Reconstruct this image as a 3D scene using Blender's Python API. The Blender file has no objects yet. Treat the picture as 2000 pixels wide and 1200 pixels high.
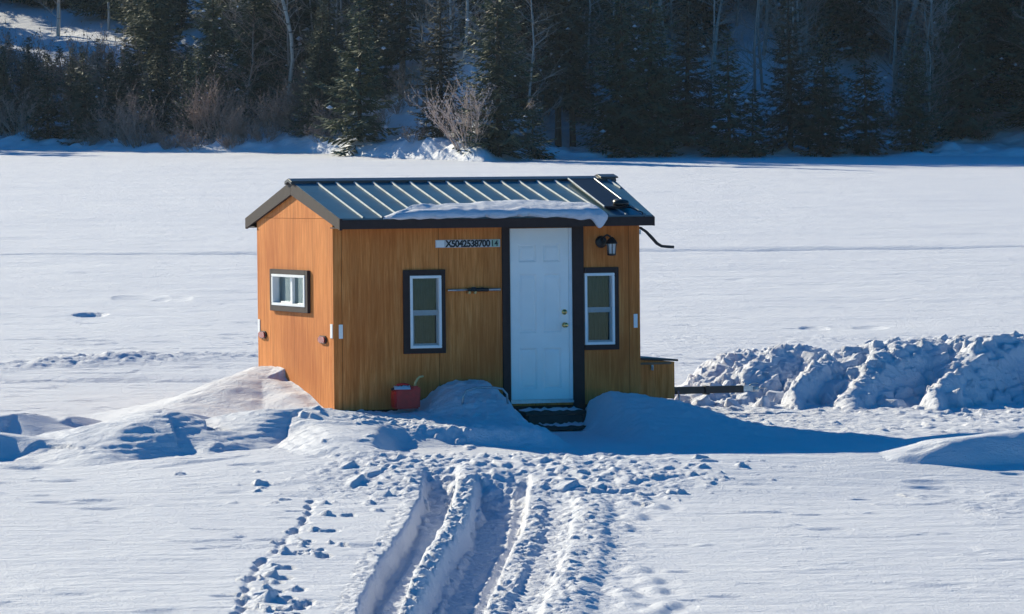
import bpy, math, random
import numpy as np
from mathutils import Vector, Matrix
PI = math.pi
rad = math.radians
C = bpy.context.scene.collection
rng = np.random.default_rng(11)
random.seed(5)

# ------------------------------------------------------------------ camera, sky, sun
F, HZ = 9000.0, 110.0            # focal length in photo pixels, horizon row
CAM = np.array([0.0, 0.0, 4.5])
PITCH = math.atan((600 - HZ) / F)
FW = np.array([0, math.cos(PITCH), -math.sin(PITCH)])
UP = np.array([0, math.sin(PITCH), math.cos(PITCH)])
RT = np.array([1.0, 0, 0])

def ray(u, v):
    return FW + RT * (u - 1000) / F + UP * (600 - v) / F

def at_z(u, v, z=0.0):           # survey: point of the photo at a known height
    r = ray(u, v); t = (z - CAM[2]) / r[2]
    return CAM + t * r

def at_y(u, v, y):               # survey: point of the photo at a known distance
    r = ray(u, v); t = y / r[1]
    return CAM + t * r

scene = bpy.context.scene
cd = bpy.data.cameras.new("camera"); co = bpy.data.objects.new("camera", cd); C.objects.link(co)
co.location = CAM; co.rotation_euler = (PI / 2 - PITCH, 0, 0)
cd.sensor_width = 36; cd.lens = F / 2000 * 36; cd.clip_start = 0.5; cd.clip_end = 3000
scene.camera = co
ELEV, ALPHA = 21.0, 53.0
S = np.array([-math.cos(rad(ALPHA)) * math.cos(rad(ELEV)), math.sin(rad(ALPHA)) * math.cos(rad(ELEV)), math.sin(rad(ELEV))])
ld = bpy.data.lights.new("sun", 'SUN'); lo = bpy.data.objects.new("sun", ld); C.objects.link(lo)
ld.energy = 5.0; ld.angle = rad(0.5); ld.color = (1.0, 0.91, 0.675)
lo.rotation_euler = Vector(S).to_track_quat('Z', 'Y').to_euler(); lo.location = (-40, 60, 60)
w = bpy.data.worlds.new("World"); scene.world = w; w.use_nodes = True
nt = w.node_tree; bg = nt.nodes['Background']
sky = nt.nodes.new('ShaderNodeTexSky'); sky.sky_type = 'NISHITA'; sky.sun_disc = False
sky.sun_elevation = rad(ELEV); sky.sun_rotation = math.atan2(S[0], S[1])
sky.air_density = 1.0; sky.dust_density = 0.0; sky.ozone_density = 8.0
hs = nt.nodes.new('ShaderNodeHueSaturation'); hs.inputs['Saturation'].default_value = 1.5; hs.inputs['Hue'].default_value = 0.494
nt.links.new(sky.outputs[0], hs.inputs['Color']); nt.links.new(hs.outputs[0], bg.inputs[0]); bg.inputs[1].default_value = 0.08
scene.view_settings.view_transform = 'Standard'; scene.view_settings.look = 'None'
scene.view_settings.exposure = 0.63; scene.view_settings.gamma = 1.0
scene.cycles.max_bounces = 5; scene.cycles.diffuse_bounces = 3; scene.cycles.glossy_bounces = 3
scene.cycles.transparent_max_bounces = 8

# ------------------------------------------------------------------ materials
class NT:
    def __init__(s, name):
        s.m = bpy.data.materials.new(name); s.m.use_nodes = True
        s.t = s.m.node_tree; s.b = s.t.nodes['Principled BSDF']
        s.out = s.t.nodes['Material Output']; s._tc = None
    def n(s, typ, **kw):
        x = s.t.nodes.new(typ)
        for k, v in kw.items():
            if k.startswith('i_'):
                x.inputs[k[2:].replace('_', ' ')].default_value = v
            else:
                setattr(x, k, v)
        return x
    def l(s, a, b): s.t.links.new(a, b)
    def co(s, scale=(1, 1, 1), out='Object'):
        if s._tc is None: s._tc = s.n('ShaderNodeTexCoord')
        mp = s.n('ShaderNodeMapping'); mp.inputs['Scale'].default_value = scale
        s.l(s._tc.outputs[out], mp.inputs[0]); return mp.outputs[0]
    def noise(s, scale, detail=3, rough=0.55, vec=None, dist=0.0):
        x = s.n('ShaderNodeTexNoise'); x.inputs['Scale'].default_value = scale
        x.inputs['Detail'].default_value = detail; x.inputs['Roughness'].default_value = rough
        x.inputs['Distortion'].default_value = dist
        s.l(vec if vec is not None else s.co(), x.inputs['Vector']); return x.outputs['Fac']
    def ramp(s, fac, stops):
        r = s.n('ShaderNodeValToRGB'); e = r.color_ramp.elements
        while len(e) < len(stops): e.new(0.5)
        for k, (p, c) in enumerate(stops):
            e[k].position = p; e[k].color = (c[0], c[1], c[2], 1)
        s.l(fac, r.inputs[0]); return r.outputs[0]
    def mix(s, fac, a, b, mode='MIX'):
        x = s.n('ShaderNodeMix'); x.data_type = 'RGBA'; x.blend_type = mode
        for sock, v in ((x.inputs[0], fac), (x.inputs[6], a), (x.inputs[7], b)):
            if hasattr(v, 'is_output') or isinstance(v, bpy.types.NodeSocket): s.l(v, sock)
            else: sock.default_value = v if isinstance(v, (int, float)) else (v[0], v[1], v[2], 1)
        return x.outputs[2]
    def bump(s, h, strength=0.3, dist=0.02):
        x = s.n('ShaderNodeBump'); x.inputs['Strength'].default_value = strength
        x.inputs['Distance'].default_value = dist; s.l(h, x.inputs['Height'])
        s.l(x.outputs[0], s.b.inputs['Normal'])
    def set(s, col=None, rough=None, metal=None, spec=None):
        for key, v in (('Base Color', col), ('Roughness', rough), ('Metallic', metal), ('Specular IOR Level', spec)):
            if v is None: continue
            if isinstance(v, bpy.types.NodeSocket): s.l(v, s.b.inputs[key])
            elif key == 'Base Color': s.b.inputs[key].default_value = (v[0], v[1], v[2], 1)
            else: s.b.inputs[key].default_value = v
        return s.m

def m_plain(name, c, rough=0.5, var=0.25, scale=9, metal=0.0, spec=0.5, bump=0.0):
    n = NT(name); f = n.noise(scale, 4, 0.6)
    lo_ = tuple(max(0, x * (1 - var)) for x in c); hi = tuple(min(1, x * (1 + var)) for x in c)
    n.set(n.ramp(f, [(0.3, lo_), (0.7, hi)]), rough, metal, spec)
    if bump: n.bump(n.noise(scale * 6, 3), bump, 0.003)
    return n.m

def m_snow():
    n = NT('snow')
    big = n.noise(0.35, 4, 0.6)
    n.set(n.ramp(big, [(0.3, (0.72, 0.745, 0.84)), (0.7, (0.77, 0.79, 0.87))]), 0.75, 0, 0.25)
    a = n.noise(8.0, 6, 0.72, n.co((0.7, 1.0, 1.0)))
    b = n.noise(38.0, 4, 0.75)
    s_ = n.noise(1.6, 5, 0.62, n.co((0.55, 1.5, 1.0)), 0.6)
    ad = n.n('ShaderNodeMath', operation='MULTIPLY_ADD'); n.l(b, ad.inputs[0]); ad.inputs[1].default_value = 0.5; n.l(a, ad.inputs[2])
    ad2 = n.n('ShaderNodeMath', operation='MULTIPLY_ADD'); n.l(s_, ad2.inputs[0]); ad2.inputs[1].default_value = 2.2; n.l(ad.outputs[0], ad2.inputs[2])
    n.bump(ad2.outputs[0], 0.95, 0.04)
    return n.m

def m_plywood():
    n = NT('stained_plywood')
    g = n.noise(5.0, 6, 0.62, n.co((5.0, 5.0, 0.28)), 0.5)
    fine = n.noise(26.0, 4, 0.7, n.co((3.5, 3.5, 0.12)))
    blot = n.noise(0.9, 3, 0.5)
    c1 = n.ramp(g, [(0.25, (0.50, 0.150, 0.032)), (0.5, (0.74, 0.265, 0.075)), (0.75, (0.90, 0.40, 0.135))])
    c2 = n.mix(n.ramp(fine, [(0.42, (0, 0, 0)), (0.62, (0.45, 0.45, 0.45))]), c1, (0.36, 0.10, 0.020))
    wide = n.noise(1.5, 4, 0.6, n.co((4.0, 4.0, 0.16)), 0.4)
    c2 = n.mix(n.ramp(wide, [(0.50, (0, 0, 0)), (0.66, (0.36, 0.36, 0.36))]), c2, (0.42, 0.13, 0.034))
    c3 = n.mix(n.ramp(blot, [(0.40, (0, 0, 0)), (0.68, (0.55, 0.55, 0.55))]), c2, (0.42, 0.105, 0.025))
    if n._tc is None: n.co()
    sx = n.n('ShaderNodeSeparateXYZ'); n.l(n._tc.outputs['Object'], sx.inputs[0]); seams = []
    for k_, off, md in ((0, 1.325, 1.22), (1, 1.66, 1.6)):
        m1 = n.n('ShaderNodeMath', operation='SUBTRACT'); n.l(sx.outputs[k_], m1.inputs[0]); m1.inputs[1].default_value = off - 10 * md
        m2 = n.n('ShaderNodeMath', operation='MODULO'); n.l(m1.outputs[0], m2.inputs[0]); m2.inputs[1].default_value = md
        m3 = n.n('ShaderNodeMath', operation='LESS_THAN'); n.l(m2.outputs[0], m3.inputs[0]); m3.inputs[1].default_value = 0.007; seams.append(m3.outputs[0])
    m4 = n.n('ShaderNodeMath', operation='MAXIMUM'); n.l(seams[0], m4.inputs[0]); n.l(seams[1], m4.inputs[1])
    c3 = n.mix(m4.outputs[0], c3, (0.17, 0.05, 0.012))
    n.set(c3, 0.6, 0, 0.06); n.bump(fine, 0.12, 0.004)
    return n.m

def m_glass(name, tint=(0.9, 0.95, 0.95)):
    n = NT(name)
    tr = n.n('ShaderNodeBsdfTransparent'); tr.inputs[0].default_value = (*tint, 1)
    gl = n.n('ShaderNodeBsdfGlossy'); gl.inputs['Roughness'].default_value = 0.03; gl.inputs[0].default_value = (0.75, 0.95, 1.0, 1)
    fr = n.n('ShaderNodeFresnel'); fr.inputs[0].default_value = 1.5
    mx = n.n('ShaderNodeMixShader'); n.l(fr.outputs[0], mx.inputs[0]); n.l(tr.outputs[0], mx.inputs[1]); n.l(gl.outputs[0], mx.inputs[2])
    n.l(mx.outputs[0], n.out.inputs['Surface'])
    return n.m

def m_needles(name, lo_, hi, tip):
    n = NT(name)
    oi = n.n('ShaderNodeObjectInfo')
    f = n.noise(1.3, 3, 0.6); g = n.noise(9.0, 2, 0.6)
    c = n.ramp(f, [(0.3, lo_), (0.7, hi)])
    c = n.mix(n.ramp(g, [(0.52, (0, 0, 0)), (0.72, (0.6, 0.6, 0.6))]), c, tip)
    hsv = n.n('ShaderNodeHueSaturation'); n.l(c, hsv.inputs['Color'])
    mr = n.n('ShaderNodeMapRange'); mr.inputs['To Min'].default_value = 0.65; mr.inputs['To Max'].default_value = 1.3
    n.l(oi.outputs['Random'], mr.inputs[0]); n.l(mr.outputs[0], hsv.inputs['Value'])
    n.set(hsv.outputs[0], 0.65, 0, 0.25)
    return n.m

def m_bark(name, c, spot=None, sc=3.0):
    n = NT(name)
    f = n.noise(sc, 5, 0.7, n.co((1, 1, 0.35)))
    lo_ = tuple(x * 0.6 for x in c); col = n.ramp(f, [(0.3, lo_), (0.7, c)])
    if spot:
        s_ = n.noise(3.0, 3, 0.6, n.co((0.5, 0.5, 3.0)))
        col = n.mix(n.ramp(s_, [(0.60, (0, 0, 0)), (0.66, (1, 1, 1))]), col, spot)
    n.set(col, 0.85, 0, 0.2); n.bump(f, 0.3, 0.02)
    return n.m

M = dict(
    snow=m_snow(), ply=m_plywood(),
    trim=m_plain('dark_brown_trim', (0.042, 0.029, 0.029), 0.55, 0.12, 14, 0.0, 0.12),
    ply_dark=m_plain('interior_board', (0.16, 0.12, 0.08), 0.8, 0.2),
    roof=m_plain('teal_metal_roofing', (0.026, 0.10, 0.15), 0.42, 0.25, 3, 0.0, 0.5),
    frost=m_plain('frosted_rib', (0.40, 0.45, 0.50), 0.6, 0.3, 6, 0.0, 0.1),  # sun glint painted as a pale colour on the ribs' left faces
    cap=m_plain('dark_ridge_metal', (0.02, 0.022, 0.032), 0.4, 0.25, 6),
    door=m_plain('white_door_paint', (0.88, 0.88, 0.86), 0.4, 0.05, 2.2),
    vinyl=m_plain('white_vinyl', (0.80, 0.82, 0.84), 0.4, 0.04, 5),
    grey=m_plain('grey_sash', (0.30, 0.34, 0.36), 0.45, 0.1, 8),
    brass=m_plain('brass', (0.75, 0.55, 0.22), 0.22, 0.1, 10, 1.0),
    steel=m_plain('galvanised_steel', (0.42, 0.44, 0.47), 0.38, 0.15, 20, 0.85),
    black=m_plain('black_paint', (0.012, 0.012, 0.015), 0.45, 0.3, 14),
    rubber=m_plain('black_rubber', (0.02, 0.02, 0.022), 0.7, 0.3, 14),
    red=m_plain('red_plastic', (0.62, 0.016, 0.014), 0.38, 0.25, 7),
    tail=m_plain('red_lens', (0.30, 0.02, 0.03), 0.15, 0.3, 30),
    tan=m_plain('tan_plastic', (0.62, 0.48, 0.22), 0.45, 0.15, 12),
    curtain=m_plain('grey_curtain', (0.40, 0.42, 0.41), 0.9, 0.15, 4),
    blind=m_plain('dark_blind', (0.02, 0.032, 0.042), 0.95, 0.2, 6, 0.0, 0.0),
    tile=m_plain('number_tile', (0.55, 0.56, 0.58), 0.5, 0.12, 30),
    tile_green=m_plain('green_number_tile', (0.35, 0.52, 0.42), 0.5, 0.12, 30),
    ink=m_plain('black_ink', (0.012, 0.015, 0.02), 0.6, 0.1, 20),
    solar=m_plain('solar_cells', (0.006, 0.006, 0.014), 0.45, 0.6, 16, 0.0, 0.12),
    wood_dark=m_plain('weathered_step_wood', (0.05, 0.04, 0.035), 0.75, 0.35, 8),
    glass=m_glass('window_glass'), frosted=m_plain('lantern_glass', (0.55, 0.58, 0.6), 0.2, 0.1, 20),
    needles=m_needles('spruce_needles', (0.058, 0.080, 0.052), (0.105, 0.130, 0.075), (0.17, 0.175, 0.11)),
    needles_b=m_needles('brown_green_needles', (0.085, 0.085, 0.058), (0.15, 0.14, 0.095), (0.22, 0.19, 0.135)),
    bark=m_bark('spruce_bark', (0.11, 0.085, 0.065)),
    birch=m_bark('birch_bark', (0.62, 0.60, 0.56), (0.07, 0.06, 0.055)),
    greybark=m_bark('grey_bark', (0.42, 0.40, 0.38)),
    twig=m_bark('brown_twig', (0.42, 0.31, 0.26)),
    twig_pale=m_bark('pale_twig', (0.60, 0.48, 0.44)),
)

# ------------------------------------------------------------------ object helpers
def tag(o, label=None, cat=None, group=None, kind=None):
    if label: o['label'] = label
    if cat: o['category'] = cat
    if group: o['group'] = group
    if kind: o['kind'] = kind
    return o

def empty(name, loc=(0, 0, 0), label=None, cat=None, group=None):
    o = bpy.data.objects.new(name, None); C.objects.link(o); o.location = loc
    o.empty_display_size = 0.2
    return tag(o, label, cat, group)

class MB:
    def __init__(s): s.v = []; s.f = []; s.mi = []
    def add(s, vs, fs, mi=0):
        k = len(s.v); s.v += [tuple(p) for p in vs]
        s.f += [tuple(k + i for i in f) for f in fs]; s.mi += [mi] * len(fs)
    def box(s, a, b, mi=0, bev=0.0):
        x0, x1 = sorted((a[0], b[0])); y0, y1 = sorted((a[1], b[1])); z0, z1 = sorted((a[2], b[2]))
        s.add([(x0, y0, z0), (x1, y0, z0), (x1, y1, z0), (x0, y1, z0), (x0, y0, z1), (x1, y0, z1), (x1, y1, z1), (x0, y1, z1)],
              [(0, 3, 2, 1), (4, 5, 6, 7), (0, 1, 5, 4), (1, 2, 6, 5), (2, 3, 7, 6), (3, 0, 4, 7)], mi)
    def prism(s, poly, d, mi=0):      # polygon points (3D, planar) extruded by vector d
        n = len(poly); d = Vector(d); P = [Vector(p) for p in poly]
        vs = P + [p + d for p in P]
        fs = [tuple(range(n - 1, -1, -1)), tuple(range(n, 2 * n))] + [(i, (i + 1) % n, n + (i + 1) % n, n + i) for i in range(n)]
        s.add(vs, fs, mi)
    def tube(s, pts, r, k=8, mi=0, cap=True):
        pts = [Vector(p) for p in pts]; n = len(pts)
        rs = r if isinstance(r, (list, tuple)) else [r] * n
        d = (pts[1] - pts[0]).normalized()
        a = d.orthogonal().normalized()
        vs = []
        for i, p in enumerate(pts):
            dd = (pts[min(i + 1, n - 1)] - pts[max(i - 1, 0)])
            if dd.length > 1e-9: d = dd.normalized()
            a = (a - d * a.dot(d)); a = a.normalized() if a.length > 1e-6 else d.orthogonal().normalized()
            b = d.cross(a)
            for j in range(k):
                t = 2 * PI * j / k
                vs.append(p + (a * math.cos(t) + b * math.sin(t)) * rs[i])
        fs = [(i * k + j, i * k + (j + 1) % k, (i + 1) * k + (j + 1) % k, (i + 1) * k + j) for i in range(n - 1) for j in range(k)]
        if cap: fs += [tuple(range(k - 1, -1, -1)), tuple((n - 1) * k + j for j in range(k))]
        s.add(vs, fs, mi)
    def lathe(s, c, axis, prof, k=16, mi=0):   # prof: (radius, offset along axis)
        ax = Vector(axis).normalized(); a = ax.orthogonal().normalized(); b = ax.cross(a); c = Vector(c)
        vs = [c + ax * h + (a * math.cos(2 * PI * j / k) + b * math.sin(2 * PI * j / k)) * r for r, h in prof for j in range(k)]
        fs = [(i * k + j, i * k + (j + 1) % k, (i + 1) * k + (j + 1) % k, (i + 1) * k + j) for i in range(len(prof) - 1) for j in range(k)]
        fs += [tuple(range(k - 1, -1, -1)), tuple((len(prof) - 1) * k + j for j in range(k))]
        s.add(vs, fs, mi)
    def build(s, name, mats, parent=None, smooth=False, bevel=0.0):
        me = bpy.data.meshes.new(name); me.from_pydata(s.v, [], s.f)
        for m in (mats if isinstance(mats, (list, tuple)) else [mats]): me.materials.append(m)
        me.polygons.foreach_set('material_index', s.mi)
        if smooth: me.polygons.foreach_set('use_smooth', [True] * len(s.f))
        me.update()
        import bmesh
        bm = bmesh.new(); bm.from_mesh(me); bmesh.ops.recalc_face_normals(bm, faces=bm.faces)
        if bevel > 0:
            es = [e for e in bm.edges if len(e.link_faces) == 2 and e.calc_face_angle(0) > 0.6]
            bmesh.ops.bevel(bm, geom=es, offset=bevel, segments=2, affect='EDGES', clamp_overlap=True)
        bm.to_mesh(me); bm.free()
        o = bpy.data.objects.new(name, me); C.objects.link(o)
        if parent is not None: o.parent = parent
        return o

def grid_mesh(name, X, Y, Z, faces=None, mat=None):
    """mesh from 2D vertex arrays; faces = boolean mask over the quads"""
    ny, nx = X.shape
    idx = np.arange(ny * nx).reshape(ny, nx)
    q = np.stack([idx[:-1, :-1], idx[:-1, 1:], idx[1:, 1:], idx[1:, :-1]], -1).reshape(-1, 4)
    if faces is not None: q = q[faces.reshape(-1)]
    used = np.unique(q); remap = np.zeros(ny * nx, dtype=np.int32); remap[used] = np.arange(len(used))
    V = np.stack([X, Y, Z], -1).reshape(-1, 3)[used].astype(np.float32); q = remap[q].astype(np.int32)
    me = bpy.data.meshes.new(name)
    me.vertices.add(len(V)); me.vertices.foreach_set('co', V.ravel())
    me.loops.add(q.size); me.loops.foreach_set('vertex_index', q.ravel())
    me.polygons.add(len(q)); me.polygons.foreach_set('loop_start', np.arange(0, q.size, 4, dtype=np.int32))
    me.polygons.foreach_set('loop_total', np.full(len(q), 4, dtype=np.int32))
    me.polygons.foreach_set('use_smooth', np.ones(len(q), dtype=bool))
    if mat: me.materials.append(mat)
    me.update(calc_edges=True); me.validate()
    o = bpy.data.objects.new(name, me); C.objects.link(o)
    return o

# ------------------------------------------------------------------ noise
def hash2(ix, iy, seed):
    h = (ix.astype(np.int64) * 374761393 + iy.astype(np.int64) * 668265263 + seed * 1442695041) & 0xFFFFFFFF
    h = ((h ^ (h >> 13)) * 1274126177) & 0xFFFFFFFF
    h = (h ^ (h >> 16)) & 0xFFFFFFFF
    return h / 4294967295.0

def vnoise(x, y, seed=0):
    ix, iy = np.floor(x), np.floor(y); fx, fy = x - ix, y - iy
    fx = fx * fx * fx * (fx * (fx * 6 - 15) + 10); fy = fy * fy * fy * (fy * (fy * 6 - 15) + 10)
    a = hash2(ix, iy, seed); b = hash2(ix + 1, iy, seed); c = hash2(ix, iy + 1, seed); d = hash2(ix + 1, iy + 1, seed)
    return (a + (b - a) * fx) * (1 - fy) + (c + (d - c) * fx) * fy - 0.5

def fbm(x, y, seed=0, octv=4, gain=0.5):
    t = 0; a = 1; s = 0
    for o in range(octv):
        ca, sa = math.cos(o * 0.9 + 0.3), math.sin(o * 0.9 + 0.3)
        xx, yy = (x * ca - y * sa) * 2 ** o + o * 17.3, (x * sa + y * ca) * 2 ** o - o * 9.1
        t = t + vnoise(xx, yy, seed + o) * a; s += a; a *= gain
    return t / s * 2.0            # about -1..1

def sst(a, b, x):
    t = np.clip((x - a) / (b - a), 0, 1); return t * t * (3 - 2 * t)

# ------------------------------------------------------------------ hut frame (local axes: x along the front, y back, z up)
TH, LEAN = rad(19), rad(-1.75)
HUT_O = np.array([-2.122, 54.9, 0.268])
HM = Matrix.Translation(HUT_O) @ Matrix.Rotation(TH, 4, 'Z') @ Matrix.Rotation(LEAN, 4, 'X')
HL, HW = 3.91, 3.30              # length of the front, depth

def hutw(x, y, z=0.0):
    return np.array(HM @ Vector((x, y, z)))

# ------------------------------------------------------------------ snow field
def polyline_dist(x, y, P):
    """signed distance (positive = far side), interpolated value(s), arc parameter"""
    best = np.full(x.shape, 1e9); val = np.zeros(x.shape); sgn = np.ones(x.shape); arc = np.zeros(x.shape)
    acc = 0.0
    for (x0, y0, h0), (x1, y1, h1) in zip(P[:-1], P[1:]):
        dx, dy = x1 - x0, y1 - y0; L2 = dx * dx + dy * dy + 1e-12
        t = np.clip(((x - x0) * dx + (y - y0) * dy) / L2, 0, 1)
        d = np.hypot(x - (x0 + t * dx), y - (y0 + t * dy))
        m = d < best
        cr = dx * (y - y0) - dy * (x - x0)
        best = np.where(m, d, best); val = np.where(m, h0 + t * (h1 - h0), val); sgn = np.where(m, np.sign(cr), sgn)
        arc = np.where(m, acc + t * math.sqrt(L2), arc); acc += math.sqrt(L2)
    return best * sgn, val, arc

def window(x, y, P, m):
    xs = [p[0] for p in P]; ys = [p[1] for p in P]
    return (x > min(xs) - m) & (x < max(xs) + m) & (y > min(ys) - m) & (y < max(ys) + m)

def drift(x, y, P, wb, wf, pw=1.0, wob=0.0, seed=0):
    """snow drift along a crest (left to right); wide gentle back, short steep front"""
    out = np.zeros(x.shape); m = window(x, y, P, max(wb, wf) * 2.2)
    if not m.any(): return out
    xx, yy = x[m], y[m]
    if wob:
        yy = yy + wob * fbm(xx * 1.3, yy * 1.3, seed + 50, 3); 
    d, h, _ = polyline_dist(xx, yy, P)
    back = np.exp(-(np.maximum(d, 0) / wb) ** 2)
    front = (1 - sst(0, wf, np.maximum(-d, 0))) ** pw
    out[m] = h * np.where(d > 0, back, front)
    return out

def crest(pts):      # (u, v, y) of the photo -> (x, y, z)
    return [tuple(at_y(*p)) for p in pts]

D_MOUND_R = [tuple(at_y(1128, 800, 55.75)[:2]) + (0.0,)] + crest([(1150, 775, 55.75), (1195, 763, 55.65), (1320, 783, 55.0), (1440, 822, 54.4), (1565, 862, 53.9)])
D_LIP = [(p[0], p[1], max(p[2], 0.01)) for p in crest([(640, 884, 50.4), (700, 893, 49.7), (1000, 893, 49.5), (1300, 892, 49.4), (1560, 880, 50.2), (1700, 869, 50.6), (1900, 848, 51.6), (2150, 838, 52.0), (2500, 830, 52.4)])]
D_RIGHT = [(3.6, 49.2, 0.0), (3.85, 49.3, 0.10), (4.12, 49.4, 0.21), (4.68, 49.6, 0.36), (5.55, 50.0, 0.43), (7.2, 50.5, 0.50), (9.5, 50.9, 0.5)]
D_L1 = [(-4.75, 52.7, 0.02), (-4.45, 53.6, 0.22), (-4.15, 54.4, 0.33), (-3.95, 54.1, 0.30), (-3.75, 53.4, 0.02)]
D_L2 = [(-5.2, 50.6, 0.0), (-4.7, 51.0, 0.16), (-4.3, 51.7, 0.38), (-3.9, 52.1, 0.46), (-3.45, 51.9, 0.27), (-3.0, 52.2, 0.24), (-2.7, 52.9, 0.44), (-2.4, 53.0, 0.44), (-2.1, 52.2, 0.32), (-1.85, 50.7, 0.33), (-1.62, 49.6, 0.22), (-1.25, 47.9, 0.02)]
D_GABLE = None

RUTS = [  # photo polyline of the floor, half width, depth, bank
    ([(862, 972), (860, 995), (850, 1030), (825, 1080), (787, 1135), (764, 1185), (745, 1240), (715, 1330)], 0.15, 0.20, 0.02),
    ([(984, 985), (982, 1005), (975, 1035), (965, 1075), (935, 1125), (908, 1185), (885, 1240), (845, 1330)], 0.26, 0.21, 0.02),
    ([(1096, 985), (1092, 1030), (1080, 1080), (1055, 1130), (1030, 1190), (1010, 1250), (975, 1330)], 0.13, 0.03, 0.0),
]
RUTW = [([tuple(at_z(u, v, -d_)[:2]) + (0,) for u, v in P], w_, d_, b_) for P, w_, d_, b_ in RUTS]

def H(x, y, detail=True, parts=False):
    z = 0.028 * fbm(x * 0.22, y * 0.22, 1, 3) + 0.012 * fbm(x * 0.75, y * 1.1, 4, 3)
    near = (np.abs(x) < 12) & (y > 28) & (y < 74)
    lab = np.zeros(x.shape, dtype=np.int8)
    if not near.any(): return (z, lab) if parts else z
    X, Y = x[near], y[near]; Z = z[near].copy(); LB = np.zeros(X.shape, dtype=np.int8)
    Z += 0.007 * fbm(X * 2.2, Y * 3.4, 9, 3)
    # wind-cut sastrugi: short steps
    n = fbm(X * 0.9, Y * 1.7, 21, 4); Z += 0.022 * sst(0.28, 0.42, n) * (0.5 + vnoise(X * .3, Y * .3, 77))
    rough = np.zeros(X.shape)
    c, s = math.cos(TH), math.sin(TH)
    lx = (X - HUT_O[0]) * c + (Y - HUT_O[1]) * s; ly = -(X - HUT_O[0]) * s + (Y - HUT_O[1]) * c
    dx = np.maximum(np.maximum(-lx, lx - HL), 0); dy = np.maximum(np.maximum(-ly, ly - HW), 0)
    dh = np.hypot(dx, dy)
    inside = (dh <= 0)
    # trodden pad lies a little lower in front of the hut
    pad = sst(0, 0.8, 3.3 - np.abs(lx - 1.6)) * sst(-6.2, -5.0, ly) * (1 - sst(-0.6, 0.2, ly))
    Z -= 0.05 * pad
    Z = np.maximum(Z, 0.22 * (1 - sst(0.2, 1.5, dh + 0.25 * fbm(X * 1.2, Y * 1.2, 31, 3))) * (1 - (ly < 0.02) * sst(2.1, 2.3, lx) * (1 - sst(3.1, 3.25, lx))))
    def put(h, k, thr=0.035):
        nonlocal Z
        up = h > Z; LB[(h > Z + 0.0) & (h > thr)] = k
        Z = np.maximum(Z, h) + 0.12 * np.minimum(Z, h) * (h > 0) * 0
    # bench of snow banked against the front wall, left of the steps, cut steeply along its front edge
    kx = [-0.6, 0.0, 0.25, 0.5, 0.75, 1.0, 1.3, 1.55, 1.8, 1.95, 2.1, 2.3, 2.6]
    kz = [0.0, 0.0, -.02, -0.03, -0.03, 0.0, 0.24, 0.33, 0.33, 0.28, 0.17, 0.08, 0.0]
    wob = fbm(X * 1.6, Y * 1.6, 41, 4, .6)
    d = np.maximum(-ly, 0)
    cz = 0.268 + np.interp(lx, kx, kz)
    edge = np.interp(lx, [-1.2, -0.6, 0.2, 1.0, 2.0, 3.0], [1.9, 2.2, 2.55, 2.95, 3.25, 2.9]) + 0.16 * wob
    slope_ = cz + (0.235 - cz) * sst(0.05, 1.9, d)
    mound = slope_ * (1 - sst(-0.42, 0.0, d - edge)) * sst(-0.9, -0.3, lx + 0.2 * wob) * (1 - sst(-0.30, 0.22, lx - (2.18 - 0.11 * d) + 0.10 * wob)) * (ly < 0.06)
    mound += (0.05 * fbm(X * 3.2, Y * 3.2, 43, 5, .68) + 0.045 * np.abs(fbm(X * 8, Y * 8, 44, 3, .6))) * sst(.03, .08, mound)
    put(mound, 1, 0.05)
    put(drift(X, Y, D_MOUND_R, 0.5, 2.3, 1.15, 0.10, 3) * sst(-0.2, 0.25, lx - 3.05 + .1 * wob) + (0.035 * fbm(X * 2.2 + Y, Y * 3.2, 45, 5, .65) + .018 * fbm(X * 9, Y * 7, 46, 3)) * (lx > 3.2), 2, 0.06)
    # drift against the gable wall: crest runs out to the left
    gy = np.interp(ly, [-0.5, 0.0, 0.27, 1.1, 1.9, 2.45, 2.9, 3.45, 4.2, 5.0], [0.0, 0.0, 0.07, 0.24, 0.35, 0.38, 0.31, 0.20, 0.10, 0.0])
    dl = np.maximum(-lx, 0)
    sc = 0.10 * np.exp(-((dl - 0.0) / 0.16) ** 2) * (ly < 2.1)      # wind scoop by the wall
    g = (0.268 + gy) * np.clip(1 - dl / np.interp(ly, [-0.6, 0, 1.5, 2.5, 3.5, 5.0], [0.5, 0.8, 1.35, 2.5, 2.3, 1.2]), 0, 1) ** 1.25 * sst(-0.75, 0.0, ly) * (1 - sst(4.0, 5.4, ly)) * (lx < 0.08) - sc
    P = [(-2.2, 58.0, .64), (-3.1, 57.3, 0.64), (-3.5, 56.8, 0.50), (-4.0, 56.2, 0.28), (-4.5, 55.7, 0.10), (-5.0, 55.2, 0.0)]
    g = np.maximum(g, drift(X, Y, P[::-1], 1.0, 2.4, 1.0, 0.05, 8) * sst(-1.2, 0.3, ly) * (lx < 0.06))
    g += (0.0035 * np.sin(g * 70 + 6 * fbm(X * .7, Y * .7, 49, 3)) + .012 * fbm(X * 3, Y * 3, 51, 4, .6)) * sst(.05, .15, g)
    put(g, 3, 0.06)
    put(drift(X, Y, D_L1, 0.9, 0.40, 1.0, 0.10, 12), 4, 0.05)
    l2 = drift(X, Y, D_L2, 1.5, 1.15, 1.1, 0.20, 14)
    l2 += 0.10 * np.exp(-(((X + 3.75) / 0.28) ** 2 + ((Y - 51.35) / 0.35) ** 2)) + 0.11 * np.exp(-(((X + 3.35) / 0.2) ** 2 + ((Y - 51.0) / 0.35) ** 2))
    l2 += (0.004 * np.sin(l2 * 120 + 9 * fbm(X * .8, Y * .8, 47, 3)) + .018 * fbm(X * 3.5, Y * 4.5, 48, 4, .6)) * sst(.04, .12, l2)
    put(l2, 5, 0.05)
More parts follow.
